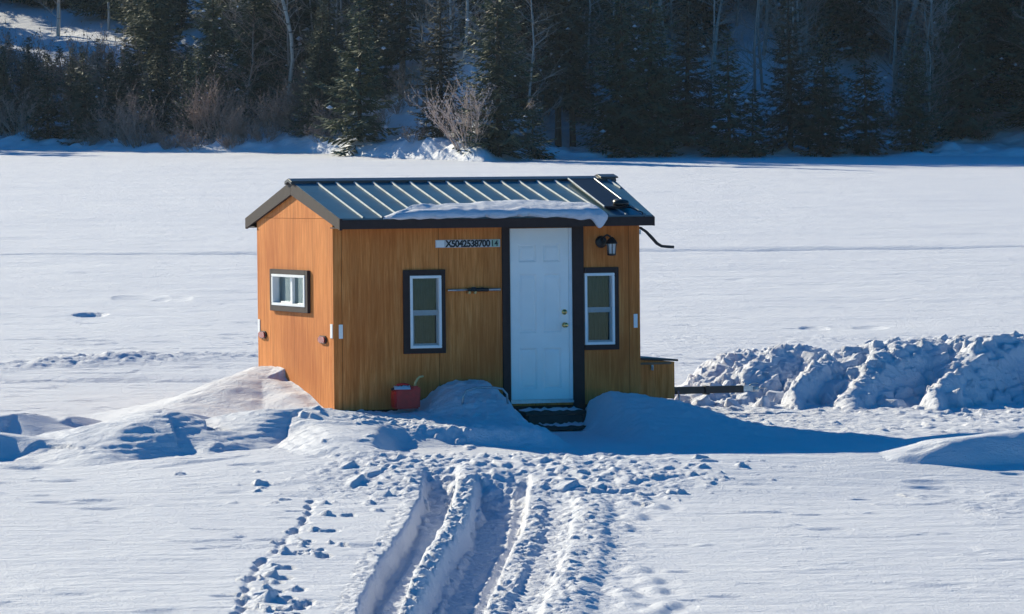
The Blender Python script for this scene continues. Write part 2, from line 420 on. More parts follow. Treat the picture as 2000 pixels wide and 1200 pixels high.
    put(drift(X, Y, [(-7.2, 53.6, 0), (-6.4, 54.3, 0.22), (-5.9, 54.6, 0.26), (-5.5, 53.9, 0.0)], 0.9, 0.45, 1, 0.1, 15), 0)
    put(drift(X, Y, [(-5.9, 54.1, 0), (-5.3, 54.9, 0.2), (-4.9, 54.6, 0.0)], 0.8, 0.35, 1, 0.1, 16), 0)
    put(drift(X, Y, [(-7.4, 50.6, 0.0), (-6.6, 51.2, 0.2), (-5.8, 51.7, 0.26), (-5.25, 51.6, 0.20), (-4.95, 51.1, 0.0)], 1.3, 0.55, 1, 0.16, 19) , 0)
    put(drift(X, Y, [(-4.2, 49.2, 0.0), (-3.6, 49.9, 0.12), (-3.0, 50.2, 0.14), (-2.5, 49.9, 0.0)], 1.0, 0.5, 1, 0.14, 20), 0)
    # near lip of the trodden pad
    lip = drift(X, Y, D_LIP, 1.1, 3.4, 1.0, 0.12, 17)
    put(lip, 0)
    cut = sst(-1.0, -0.2, Y - 50.2 + 0.0 * X) * (1 - sst(2.2, 2.9, Y - 50.0)) * sst(-1.55, -1.2, X) * (1 - sst(3.2, 4.6, X))
    Z = np.where(cut > 0, np.minimum(Z, Z * (1 - cut) + cut * np.minimum(Z, 0.30 - 0.26 * sst(49.55, 50.3, Y + 0.1 * fbm(X * 2, Y * 2, 88, 2)))), Z)
    put(drift(X, Y, D_RIGHT, 1.3, 0.6, 0.9, 0.14, 18), 6, 0.10)
    # ploughed snow bank on the right: cliff with buttresses
    e = X - 2.9
    line = 60.6 + 0.15 * e
    spur = np.zeros(X.shape)
    for cx, wd, ln in ((4.45, 0.30, 1.5), (5.35, 0.55, 1.9), (6.6, 0.5, 2.2), (8.3, 0.6, 2.0), (3.35, 0.35, 0.4)):
        k = np.clip((line - Y) / ln, 0, 1)
        spur = np.maximum(spur, np.exp(-((X - cx + 0.55 * k * ln) / (wd * (1 - 0.35 * k))) ** 2) * ln)
    dd = Y - (line - spur) + 0.30 * fbm(X * 1.1, Y * 1.1, 61, 5, .6)
    top = np.interp(X, [2.2, 2.5, 3.0, 3.8, 4.3, 5.0, 6.0, 7.5, 9, 12], [0.0, 0.30, 0.52, 0.62, 0.50, 0.66, 0.70, 0.76, 0.78, 0.7])
    bank = top * np.clip((dd + 0.75) / 1.35, 0, 1) ** 0.8 * (1 - sst(1.1, 2.8, dd - spur * 0.6))
    bank *= 1 - 0.45 * np.clip(spur, 0, 1.4) / 1.4 * sst(0.0, 1.6, line - Y)
    bank += (0.11 * fbm(X * 2.8, Y * 2.8, 63, 6, 0.7) + .05 * np.abs(fbm(X * 8.0, Y * 8.0, 64, 3, 0.6))) * sst(0.05, 0.3, bank)
    put(bank, 7, 0.10)
    # ruts
    for P, hw, dp, bk in RUTW:
        m = window(X, Y, P, 1.2)
        if not m.any(): continue
        xx, yy = X[m], Y[m]
        d, _, arc = polyline_dist(xx + 0.02 * fbm(xx * 4, yy * 1.5, 71, 2), yy, P)
        a = np.abs(d); fade = sst(0.0, 1.0, arc) 
        Z[m] += fade * (-dp * (1 - sst(hw * 0.85, hw * 0.85 + .07, a)) + bk * np.exp(-((a - hw * 1.4) / 0.09) ** 2) * (0.6 + 0.6 * vnoise(xx * 6, yy * 6, 73)))
        Z[m] += fade * (0.03 * fbm(xx * 12, yy * 10, 74, 4, .65) * (a > hw * .9) * (a < hw + .22) + 0.010 * fbm(xx * 9, yy * 9, 75, 3, .6) * (a < hw) + 0.012 * (np.sin(arc * 2 * PI / 0.16 + 2.2 * np.sign(d) * d / hw) > .2) * (a < hw * .8))
        if hw > .2: Z[m] += fade * 0.03 * np.exp(-((d - 0.12) / 0.022) ** 2)
    # raised bank right of the ruts
    P = [tuple(at_z(u, v, 0)[:2]) + (h,) for u, v, h in ((832, 970, 0.0), (826, 1010, .03), (800, 1075, .04), (762, 1130, .06), (732, 1185, .06), (712, 1240, .06), (680, 1330, .06))]
    m = window(X, Y, P, 1.5)
    if m.any():
        d, h, _ = polyline_dist(X[m], Y[m], P)
        Z[m] += h * np.where(d > 0, np.exp(-(d / .45) ** 2), np.clip(1 + d / .06, 0, 1)) * (.8 + .5 * vnoise(X[m] * 6, Y[m] * 5, 78))
    P = [tuple(at_z(u, v, 0)[:2]) + (h,) for u, v, h in ((903, 960, 0.02), (900, 985, 0.06), (893, 1040, 0.06), (873, 1085, 0.06), (840, 1135, 0.06), (820, 1185, 0.06), (800, 1240, 0.06), (770, 1330, .06))]
    m = window(X, Y, P, 1.5)
    if m.any():
        d, h, _ = polyline_dist(X[m], Y[m], P)
        Z[m] += h * np.clip(1 - np.abs(d / 0.15) ** 6, 0, 1) * (.7 + .9 * vnoise(X[m] * 9, Y[m] * 7, 79)) + (np.abs(d) < .15) * .035 * fbm(X[m] * 12, Y[m] * 10, 76, 4, .65)
    P = [tuple(at_z(u, v, 0)[:2]) + (h,) for u, v, h in ((1150, 960, 0.0), (1150, 1000, 0.05), (1143, 1080, 0.055), (1118, 1150, 0.055), (1080, 1230, 0.05), (1040, 1310, 0.05))]
    m = window(X, Y, P, 1.5)
    if m.any():
        d, h, _ = polyline_dist(X[m], Y[m], P)
        Z[m] += h * np.exp(-(d / 0.22) ** 4) + sst(.0, .03, h) * .03 * fbm(X[m] * 11, Y[m] * 9, 80, 4, .65) * np.exp(-(d / 0.5) ** 2)
    # rough, broken snow
    r1 = sst(46.3, 47.3, Y) * (1 - sst(49.3, 50.3, Y)) * sst(-2.4, -1.2, X + .5 * fbm(X * .8, Y * .8, 97, 2)) * (1 - sst(0.6, 2.6, X + .7 * fbm(X * .8, Y * .8, 98, 2)))
    r2 = sst(2.0, 2.6, X) * sst(53.2, 54.2, Y + 0 * X) * (1 - sst(60.0, 61.5, Y)) * 0.45
    r3 = np.exp(-((Y - 51.0 - 0.0 * X) / 0.9) ** 2) * (X < -2.4) * (X > -6.2) * sst(-6.2, -5.2, X) * 0.30 * (1 - sst(51.4, 51.9, Y))
    r4 = np.exp(-((X + 6.0) / 2.2) ** 2) * np.exp(-((Y - 68.0 - 0.7 * (X + 5.0)) / 0.8) ** 2) * 1.3
    r5 = np.exp(-((Y - 64.2) / 0.45) ** 2) * (X < -3.4) * 0.5
    r6 = np.exp(-(((X - 0.62 + (46 - Y) * 0.05) / 0.45) ** 2)) * (Y < 47.5) * 0.35
    R = r1 + r2 + r3 + r4 + r5 + r6
    nn = fbm(X * 4.2, Y * 3.4, 81, 5, 0.68)
    Z += R * (0.05 * np.maximum(nn, -0.4) + 0.022 * fbm(X * 10, Y * 8, 85, 3, .6))
    Z -= 0.13 * r5 * 2 * (.6 + .8 * vnoise(X * 1.1, Y * 2, 96))
    Z += 0.10 * r4
    # mid-distance trail left of the hut
    Z = np.where(inside & (ly > 0.1) & (lx > 0.1), np.minimum(Z, 0.18), Z)
    z[near] = Z; lab[near] = LB
    return (z, lab) if parts else z

def axis(segs):
    out = []
    for a, b, st in segs:
        out.append(np.linspace(a, b, max(2, int(round((b - a) / st)) + 1))[:-1])
    out.append(np.array([segs[-1][1]])); return np.concatenate(out)

def grow(a, b, s0, s1):
    v = [a]; 
    while v[-1] < b:
        f = (v[-1] - a) / (b - a); v.append(v[-1] + s0 + (s1 - s0) * f)
    v[-1] = b; return np.array(v)

gx = axis([(-7.6, -4.2, 0.03), (-4.2, 4.2, 0.02), (4.2, 7.6, 0.03)])
ex = grow(7.6, 300, 0.06, 14)[1:]
gx = np.concatenate([-ex[::-1], gx, ex])
gy = np.concatenate([axis([(-60, 20, 4), (20, 34, 0.2), (34, 46, 0.03), (46, 62.5, 0.025), (62.5, 75, 0.06)])[:-1], grow(75, 245, 0.1, 0.9)])
GX, GY = np.meshgrid(gx, gy)
GZ, LAB = H(GX, GY, parts=True)
GZ += 0.06 * fbm(GX * 0.05, GY * 0.12, 91, 3) * sst(75, 100, GY)
GZ += 0.03 * fbm(GX * 0.35, GY * 0.7, 95, 4) * sst(66, 80, GY)
# old trail crossing the lake beyond the hut
tr = np.exp(-((GY - 107 - 0.15 * GX + 0.5 * fbm(GX * .2, GX * .0, 3, 2)) / 0.5) ** 2)
GZ -= 0.16 * tr

def stamp(cx, cy, r, h, ry=None, mode='add', sharp=2.0):
    """dome (h>0) or dent (h<0)"""
    ry = ry or r
    i0, i1 = np.searchsorted(gx, [cx - r, cx + r]); j0, j1 = np.searchsorted(gy, [cy - ry, cy + ry])
    if i1 <= i0 or j1 <= j0: return
    sx = (gx[i0:i1] - cx) / r; sy = (gy[j0:j1] - cy) / ry
    q = np.clip(1 - (sx[None, :] ** 2 + sy[:, None] ** 2), 0, 1) ** (1 / sharp)
    if mode == 'max':
        blk = GZ[j0:j1, i0:i1]; z0 = blk[blk.shape[0] // 2, blk.shape[1] // 2] if blk.size else 0
        GZ[j0:j1, i0:i1] = np.where(q > 0, np.maximum(blk, min(z0, blk.mean() + .03) + h * (q - .15)), blk)
    else:
        GZ[j0:j1, i0:i1] += h * q

def chunk(cx, cy, r, h, el=1.3):
    """angular broken lump: random convex outline, tilted flat top, sunk in the surface"""
    ry = r * el
    i0, i1 = np.searchsorted(gx, [cx - r * 1.3, cx + r * 1.3]); j0, j1 = np.searchsorted(gy, [cy - ry * 1.3, cy + ry * 1.3])
    if i1 <= i0 or j1 <= j0: return
    px = ((gx[i0:i1] - cx) / r)[None, :]; py = ((gy[j0:j1] - cy) / ry)[:, None]
    d = np.zeros((j1 - j0, i1 - i0)); n_ = rng.integers(4, 7); a0 = rng.random() * 6.3
    for k in range(n_):
        a = a0 + 6.283 * k / n_ + rng.normal(0, .3); d = np.maximum(d, (px * math.cos(a) + py * math.sin(a)) / rng.uniform(.65, 1.1))
    blk = GZ[j0:j1, i0:i1]; z0 = float(blk.min()) * .5 + float(blk.mean()) * .5
    top = z0 + h * (0.75 + rng.normal(0, .35) * px + rng.normal(0, .3) * py)
    side = np.clip((1.15 - d) / .35, 0, 1)
    GZ[j0:j1, i0:i1] = np.maximum(blk, z0 + (np.clip(top - z0, 0, h * 1.4)) * side - (side <= 0) * 9)

def zat(x, y):
    i = min(max(np.searchsorted(gx, x), 1), len(gx) - 1); j = min(max(np.searchsorted(gy, y), 1), len(gy) - 1)
    return float(GZ[j, i])

# animal tracks, boot prints and clods in the foreground
trk = [(435, 275), (430, 300), (432, 322), (408, 345), (405, 360), (375, 388), (362, 400), (322, 436), (308, 450), (300, 482), (244, 520), (222, 530), (216, 552), (192, 586), (178, 600), (172, 636), (160, 662), (150, 690), (158, 715), (140, 740), (120, 780)]
tp = [at_z(a * .475 + 400, b * .475 + 850) for a, b in trk]
for p in tp:
    stamp(p[0] + rng.normal(0, .02), p[1], 0.05, -0.075, 0.16, sharp=1.4); chunk(p[0] - .06, p[1] - .05, .03, .03, 1.6)
for p, q in zip(tp[:-1], tp[1:]):
    for t in np.linspace(0, 1, 6):
        stamp(p[0] + (q[0] - p[0]) * t, p[1] + (q[1] - p[1]) * t, 0.035, -0.012, 0.12, sharp=1.2)
prints = [(600, 330), (530, 395), (565, 455), (430, 440), (410, 490), (500, 505), (350, 550), (335, 590), (262, 602), (395, 640), (305, 650), (250, 665), (425, 690), (335, 720), (260, 715), (380, 745), (470, 480), (300, 610), (400, 710), (350, 680)]
for a, b in prints:
    p = at_z(a * .475 + 400, b * .475 + 850)
    stamp(p[0] - 0.02, p[1], 0.075, -0.09, 0.17, sharp=1.4)
    for k in range(4):
        rr_ = 0.025 + 0.035 * rng.random()
        chunk(p[0] - 0.10 + rng.normal(0, .05), p[1] + rng.normal(0, .14), rr_ * 1.2, rr_ * 1.3, 1.7)
for a, b in [(1770, 340), (1740, 290), (1720, 380), (1780, 555), (1830, 600), (1850, 640), (1740, 655), (1750, 705), (1850, 720), (1900, 700), (1860, 300), (1700, 640)]:
    p = at_z(a * .475 + 400, b * .475 + 850)
    stamp(p[0], p[1], 0.14, 0.03, 0.3, sharp=1.0); stamp(p[0] + 0.15, p[1] - .1, 0.12, -0.014, 0.3, sharp=1.0)
for k in range(7500):            # clods over the broken snow
    t = rng.random()
    if t < 0.32: x, y = rng.normal(-.1, 1.05), rng.normal(48.3, 1.1)
    elif t < 0.55: x, y = rng.uniform(2.3, 7.3), rng.normal(58.8, 1.6)
    elif t < 0.72: 
        x = rng.uniform(2.7, 7.3); y = rng.normal(60.2, 0.7)
    elif t < 0.80: x, y = rng.normal(-1.75, 0.35), rng.normal(53.0, 0.2)
    elif t < 0.88: x, y = rng.uniform(-2.2, 0.2), rng.normal(53.4, 0.5)
    else:
        q = at_z(rng.choice([895, 1052, 1125, 1150]) + rng.normal(0, 14), rng.uniform(960, 1200)); x, y = q[0] - max(0, (45 - q[1])) * 0.035, q[1]
    r = 0.018 + 0.06 * rng.random() ** 3.0
    if vnoise(np.array([x * 1.1]), np.array([y * .8]), 301)[0] < -.08 and rng.random() < .8: continue
    chunk(x, y, r, r * (0.22 + 0.42 * rng.random()), 1.0 + 1.5 * rng.random())
for k in range(26):              # a few big blocks where the plough turned
    x, y = rng.uniform(-1.8, 1.2), rng.normal(47.6, 0.8)
    r = 0.05 + 0.07 * rng.random(); chunk(x, y, r, r * 0.6, 1.6)
for k in range(800):
    x = rng.uniform(2.2, 7.5); y = rng.normal(60.2, 0.6); r = 0.03 + 0.13 * rng.random() ** 2.5
    chunk(x, y, r, r * 0.9, 1.2)
for k in range(420):             # little wind pits all over
    y = rng.uniform(36, 120); x = rng.uniform(-1, 1) * y * 0.125; r = 0.05 + 0.12 * rng.random()
    stamp(x, y, r * 2, -0.012 - 0.02 * rng.random(), r * 1.2, sharp=1.0)
for (u, v, r, h) in ((178, 614, 0.30, -0.16), (275, 581, 0.55, -0.06), (335, 583, 0.4, -0.05), (1590, 640, 0.25, -0.06), (1700, 640, 0.3, -0.04)):
    p = at_z(u, v); stamp(p[0], p[1], r, h, r * 2.2, sharp=1.5)

ql = np.maximum.reduce([LAB[:-1, :-1], LAB[1:, :-1], LAB[:-1, 1:], LAB[1:, 1:]])
snow_ground = grid_mesh('snow_field', GX, GY, GZ, ql == 0, M['snow']); tag(snow_ground, 'flat wind-textured snow covering the frozen lake', None, None, 'structure')
for k, (nm, lb, ct) in {
    1: ('snow_mound', 'lumpy snow mound banked against the front wall left of the door steps', 'snow mound'),
    2: ('snow_mound', 'smooth blue shaded snow mound running right from the door steps below the wooden box', 'snow mound'),
    3: ('snow_drift', 'sunlit peaked snow drift leaning on the gable wall under the small window', 'snow drift'),
    4: ('snow_drift', 'small sharp edged snow drift with dark hollow face left of the hut', 'snow drift'),
    5: ('snow_drift', 'long curled snow drift with shaded scalloped face in front of the gable drift', 'snow drift'),
    6: ('snow_drift', 'big smooth snow drift with dark blue face at the right edge of the photo', 'snow drift'),
    7: ('snow_bank', 'tall chunky ploughed snow bank behind the trailer tongue right of the hut', 'snow bank')}.items():
    if (ql == k).any():
        tag(grid_mesh(nm, GX, GY, GZ, ql == k, M['snow']), lb, ct)

# ------------------------------------------------------------------ far shore and wooded hill
def shore(x):
    u = np.clip(1000 + x * 43.0, -800, 2800)
    return np.interp(u, [-800, 0, 300, 600, 700, 950, 1060, 1300, 1700, 2000, 2800], [226, 221, 216.5, 212.0, 206.5, 197.5, 203, 206, 206, 205, 203]) + 0.6 * fbm(x * 0.25, x * 0.0 + 3.1, 5, 3)

def hill(x, y):
    d = y - shore(x)
    u = 1000 + x * 42.0
    b = np.interp(u, [-800, 0, 200, 420, 600, 640, 700, 940, 970, 1200, 1500, 2000, 2800], [1.0, 0.75, 0.85, 1.25, 1.25, 0.9, 0.85, 0.85, 0.35, 0.45, 0.55, 0.5, 0.6])
    run = np.interp(u, [0, 420, 640, 960, 1000, 2000], [6, 5, 2.2, 2.0, 3.0, 3.0])
    z = b * sst(-0.4, 1.0, d / run)
    lump = fbm(x * 0.55, y * 0.55, 7, 4, 0.55)
    z = z + 0.38 * lump * sst(-0.2, 1.5, d) * (1 - 0.5 * sst(8, 20, d)) + 0.30 * np.maximum(fbm(x * 1.2, y * 1.2, 8, 3), 0) * sst(-.2, .8, d) * (1 - sst(5, 9, d))
    z = z + np.maximum(d - 5.0, 0) * 0.40 + 0.004 * np.maximum(d - 5, 0) ** 2 * (d < 40) + 0.9 * fbm(x * 0.12, y * 0.12, 15, 3) * sst(4, 14, d)
    cap = np.interp(u, [-800, 150, 300, 420, 3000], [4.8, 4.8, 5.2, 60, 60])
    z = np.where(z > cap, cap + (z - cap) * 0.30, z)
    z = np.where(d > 60, np.minimum(z, 40 + 0.1 * fbm(x * .05, y * .05, 2, 2)), z)
    return np.where(d < -0.3, -0.5, z - 0.12)

hx = np.concatenate([-grow(34, 300, 0.4, 12)[:0:-1], axis([(-34, 34, 0.16)]), grow(34, 300, 0.4, 12)[1:]])
hy = np.concatenate([axis([(196, 232, 0.14), (232, 262, 0.3)])[:-1], grow(262, 420, 0.6, 8)])
HX, HY = np.meshgrid(hx, hy); HZ_ = hill(HX, HY)
tag(grid_mesh('hillside', HX, HY, HZ_, None, M['snow']), 'steep snowy wooded hillside rising from the far shore', None, None, 'structure')

def hz(x, y): return float(hill(np.array([x]), np.array([y]))[0])

def on_hill(u, v):
    """where the sight line through a photo pixel meets the far shore or hill"""
    r = ray(u, v)
    ys = np.arange(196, 330, 0.15); P = CAM[None, :] + (ys / r[1])[:, None] * r[None, :]
    g = np.maximum(hill(P[:, 0], P[:, 1]), 0.0)
    k = np.argmax(g >= P[:, 2]) if (g >= P[:, 2]).any() else 200
    return P[k][0], P[k][1], float(g[k])

# ------------------------------------------------------------------ trees
def spruce_meshes(h, R, seed, bare=0.06, dens=1.0, thin=1.0):
    rn = random.Random(seed)
    t = MB(); lean = rn.uniform(-.02, .02)
    t.tube([(0, 0, -0.5), (lean * h * .3, 0, h * .3), (lean * h * .7, 0, h * .7), (lean * h, 0, h)], [0.022 * h * .6 + .03, 0.016 * h * .6 + .02, 0.008 * h * .6 + .01, 0.008], 7)
    V = []; Fq = []
    z = h * bare
    def leaf(p, d, s_, ln, wd):
        k = len(V); e = p + d * ln
        n_ = d.cross(s_); mid = p + d * ln * 0.45
        V.extend([p, mid + s_ * wd + n_ * wd * .2, e, mid - s_ * wd + n_ * wd * .2]); Fq.append((k, k + 1, k + 2, k + 3))
    while z < h * 0.985:
        f = (z / h - bare) / (1 - bare)
        Rz_ = R * (1 - f) ** 0.85 * (0.72 + 0.5 * rn.random()) + 0.06
        nb = max(3, int((6 if f < .7 else 4) * dens))
        a0 = rn.random() * 6.3
        for b in range(nb):
            if rn.random() < 0.12: continue
            a = a0 + b * 2 * PI / nb + rn.uniform(-.35, .35)
            L = Rz_ * rn.uniform(0.65, 1.12)
            out = Vector((math.cos(a), math.sin(a), 0)); side = Vector((-math.sin(a), math.cos(a), 0))
            droop = rn.uniform(0.12, 0.42) * (1 - f) - 0.25 * f
            z0 = z + rn.uniform(-.1, .1)
            n_ = max(3, int(L / 0.10))
            for i in range(n_):
                q = (i + 0.6) / n_
                p = Vector((lean * z0, 0, z0)) + out * (L * q) + Vector((0, 0, -droop * L * q + 0.22 * L * q * q * q))
                wide = 0.40 * L * (1 - q) ** .7 * thin + 0.12
                for sg in (-1, 1):
                    d = (out * rn.uniform(.35, .9) + side * sg * rn.uniform(.5, 1.0) + Vector((0, 0, rn.uniform(-.55, .1)))).normalized()
                    leaf(p, d, d.cross(Vector((rn.uniform(-.5, .5), rn.uniform(-.5, .5), 1))).normalized(), wide * rn.uniform(.7, 1.25), 0.042 + 0.034 * rn.random())
                if rn.random() < .7:
                    d = (out + Vector((0, 0, rn.uniform(-.5, .2)))).normalized()
                    leaf(p, d, side, rn.uniform(.16, .3), 0.05)
        z += (0.20 + 0.10 * rn.random()) * (0.75 + 0.02 * h)
    tips = [Vector(v) for v in V[2::4]]; nf = len(Fq)
    for i in range(9):
        p = rn.choice(tips)
        if p.z > h * .8: continue
        a = rn.uniform(.06, .17); n_ = 7; k = len(V)
        V.extend([Vector((p.x + math.cos(j * 6.283 / n_) * a * rn.uniform(.6, 1.1), p.y + math.sin(j * 6.283 / n_) * a * rn.uniform(.5, 1), p.z - .03)) for j in range(n_)] + [Vector((p.x, p.y, p.z + a * .4)), Vector((p.x, p.y, p.z - .08))])
        Fq.extend([(k + j, k + (j + 1) % n_, k + n_) for j in range(n_)] + [(k + (j + 1) % n_, k + j, k + n_ + 1) for j in range(n_)])
    me = bpy.data.meshes.new('crown'); me.from_pydata([tuple(v) for v in V], [], Fq); me.update()
    return t, me, nf

def wander(rn, p, d, L, n, bend):
    pts = [Vector(p)]; d = Vector(d).normalized()
    for i in range(n):
        d = (d + Vector((rn.uniform(-1, 1), rn.uniform(-1, 1), rn.uniform(-.6, .8))) * bend).normalized()
        pts.append(pts[-1] + d * L / n)
    return pts

def twigs(rn, mb, p, d, L, r, depth, k=4):
    pts = wander(rn, p, d, L, 4, 0.16)
    mb.tube(pts, [r, r * .85, r * .7, r * .55, r * .38], k, cap=False)
    if depth <= 0: return
    for i in range(rn.randint(3, 5)):
        j = rn.randint(1, 4); q = pts[j]
        dd = (pts[j] - pts[j - 1]).normalized()
        s_ = Vector((rn.uniform(-1, 1), rn.uniform(-1, 1), rn.uniform(-.2, .9)))
        twigs(rn, mb, q, (dd * .8 + s_ * .9), L * rn.uniform(.35, .62), max(r * .55, .006), depth - 1, 3)

def bare_tree(trunk_pts, r0, r1, seed, limb_from=0.25, nlimb=16, limb=1.5, mat='birch', twig='greybark', depth=2):
    """trunk_pts: world offsets from the base; returns trunk MB, limbs MB"""
    rn = random.Random(seed); t = MB(); n = len(trunk_pts)
    rs = [r0 + (r1 - r0) * i / (n - 1) for i in range(n)]
    t.tube(trunk_pts, rs, 9)
    lb = MB()
    P = [Vector(p) for p in trunk_pts]
    for i in range(nlimb):
        f = limb_from + (1 - limb_from) * rn.random(); k = f * (n - 1); a = min(int(k), n - 2); p = P[a].lerp(P[a + 1], k - a)
        an = rn.random() * 6.3
        twigs(rn, lb, p, (math.cos(an), math.sin(an), rn.uniform(.2, 1.0)), limb * rn.uniform(.5, 1.1) * (1.15 - .5 * f), 0.022, depth)
    return t, lb

def bush_mesh(h, w_, seed, stems=30, r=0.012, depth=2):
    rn = random.Random(seed); mb = MB()
    for i in range(stems):
        a = rn.random() * 6.3; q = rn.random() ** .5
        p = (math.cos(a) * q * w_ * .25, math.sin(a) * q * w_ * .25, -0.2)
        q0 = len(mb.v)
        twigs(rn, mb, p, (math.cos(a) * q * w_ / h * .9, math.sin(a) * q * w_ / h * .9, 1.0), h * rn.uniform(.55, .95), r * rn.uniform(.8, 1.3), depth)
        for c_ in rn.sample(range(q0, len(mb.v)), min(26, len(mb.v) - q0)):
            v = Vector(mb.v[c_])
            if v.z < .25 * h: continue
            e1 = Vector((rn.uniform(-1, 1), rn.uniform(-1, 1), rn.uniform(-1, 1))).normalized() * rn.uniform(.03, .07); e2 = e1.orthogonal().normalized() * rn.uniform(.02, .05)
            mb.add([v - e1, v + e2, v + e1, v - e2], [(0, 1, 2, 3)])
    return mb

def mesh_of(mb, name, mat, smooth=True):
    me = bpy.data.meshes.new(name); me.from_pydata(mb.v, [], mb.f); me.materials.append(mat)
    if smooth: me.polygons.foreach_set('use_smooth', [True] * len(mb.f))
    me.update(); return me

SPR = []
for i, (h, R, br, dn) in enumerate([(7.5, 2.1, .02, 1.2), (9.5, 2.35, .03, 1.2), (12.0, 2.7, .05, 1.15), (8.5, 1.9, .05, 1.15), (5.0, 1.7, .0, 1.3), (10.5, 2.0, .20, 1.0), (2.2, 0.8, .0, 1.3)]):
    t, crown, nf = spruce_meshes(h, R, 100 + i, br, dn)
    crown.materials.append(M['needles_b'] if i in (3, 5) else M['needles']); crown.materials.append(M['snow'])
    crown.polygons.foreach_set('material_index', [0] * nf + [1] * (len(crown.polygons) - nf))
    SPR.append((h, R, mesh_of(t, 'trunk', M['bark']), crown))

def obj(name, me, parent=None):
    o = bpy.data.objects.new(name, me); C.objects.link(o)
    if parent is not None: o.parent = parent
    return o

def place_spruce(k, x, y, scale=1.0, label=None, group=None, rot=None, zs=1.0):
    h, R, t, c = SPR[k]
    e = empty('spruce_tree', (x, y, hz(x, y) if y > 199 else 0), label, 'spruce tree', group)
    e.rotation_euler = (rng.normal(0, .02), rng.normal(0, .02), rng.random() * 6.3 if rot is None else rot)
    e.scale = (scale, scale, scale * zs)
    obj('trunk', t, e); obj('crown', c, e)
    return e

front = [  # photo column, row of the foot, height wanted (m), variant, label
    (703, 279, 6.6, 4, 'full dark spruce low on the shore left of the shaded snow slope behind the hut'),
    (862, 268, 7.5, 3, 'narrow dark spruce standing just left of the pale pinkish bush'),
    (975, 304, 9.5, 1, 'tall broad dark spruce at the shore just right of the pale pinkish bush'),
    (1040, 306, 2.6, 6, 'small young spruce at the foot of the tall spruce right of the pale bush'),
    (1215, 300, 8.5, 0, 'dark wide spruce on the shore right of the pair of bare lower trunks'),
    (1290, 303, 2.2, 6, 'smallest lone young spruce on the blue snow between two dark spruces'),
    (1270, 296, 9.0, 1, 'tall spruce behind the smallest young spruce on the right half of the shore'),
    (1425, 303, 5.6, 4, 'low bushy spruce spreading over the bank above the ploughed snow bank'),
    (1470, 300, 3.0, 6, 'short spruce on the bank touching the right side of the low bushy spruce'),
    (1606, 303, 6.5, 0, 'dense upright spruce with bare snow at both sides of its foot on the right shore'),
    (1692, 302, 5.4, 4, 'round low spruce right of the dense upright spruce on the right shore'),
    (1785, 292, 6.0, 0, 'dark spruce low under the thick leaning pale trunk on the right'),
    (1880, 270, 8.5, 1, 'tall dark spruce right of the leaning pale trunk near the right frame edge'),
    (640, 245, 7.5, 3, 'spruce right behind the crooked white birch'),
    (500, 225, 8.0, 0, 'dark spruce left of the crooked white birch'),
    (420, 228, 7.5, 1, 'dark spruce two trees left of the crooked white birch behind brown brush'),
    (300, 200, 7.5, 0, 'dark spruce below the sunlit snow ledge among brown brush'),
    (190, 190, 2.9, 4, 'short spruce directly under the sunlit snow ledge at upper left'),
    (60, 215, 3.6, 4, 'spruce nearest the left frame edge above the brown brush'),
    (738, 190, 9.0, 1, 'tall spruce above the shaded snow slope behind the hut ridge'),
    (1090, 288, 10.5, 5, 'spruce with long bare lower trunk, left one of the pair on blue snow'),
    (1119, 286, 10.0, 5, 'spruce with long bare lower trunk, right one of the pair on blue snow'),
    (1340, 285, 8.5, 3, 'slim spruce with bare foot left of the low bushy spruce'),
    (1545, 292, 8.0, 3, 'slim brownish spruce left of the dense upright spruce on the right shore'),
]
taken = []
for u, v, h, k, lb in front:
    x, y, z = on_hill(u, v); sc = h / SPR[k][0]
    place_spruce(k, x, y, sc, lb, 'spruces along the far shore'); taken.append((x, y, 1.1))
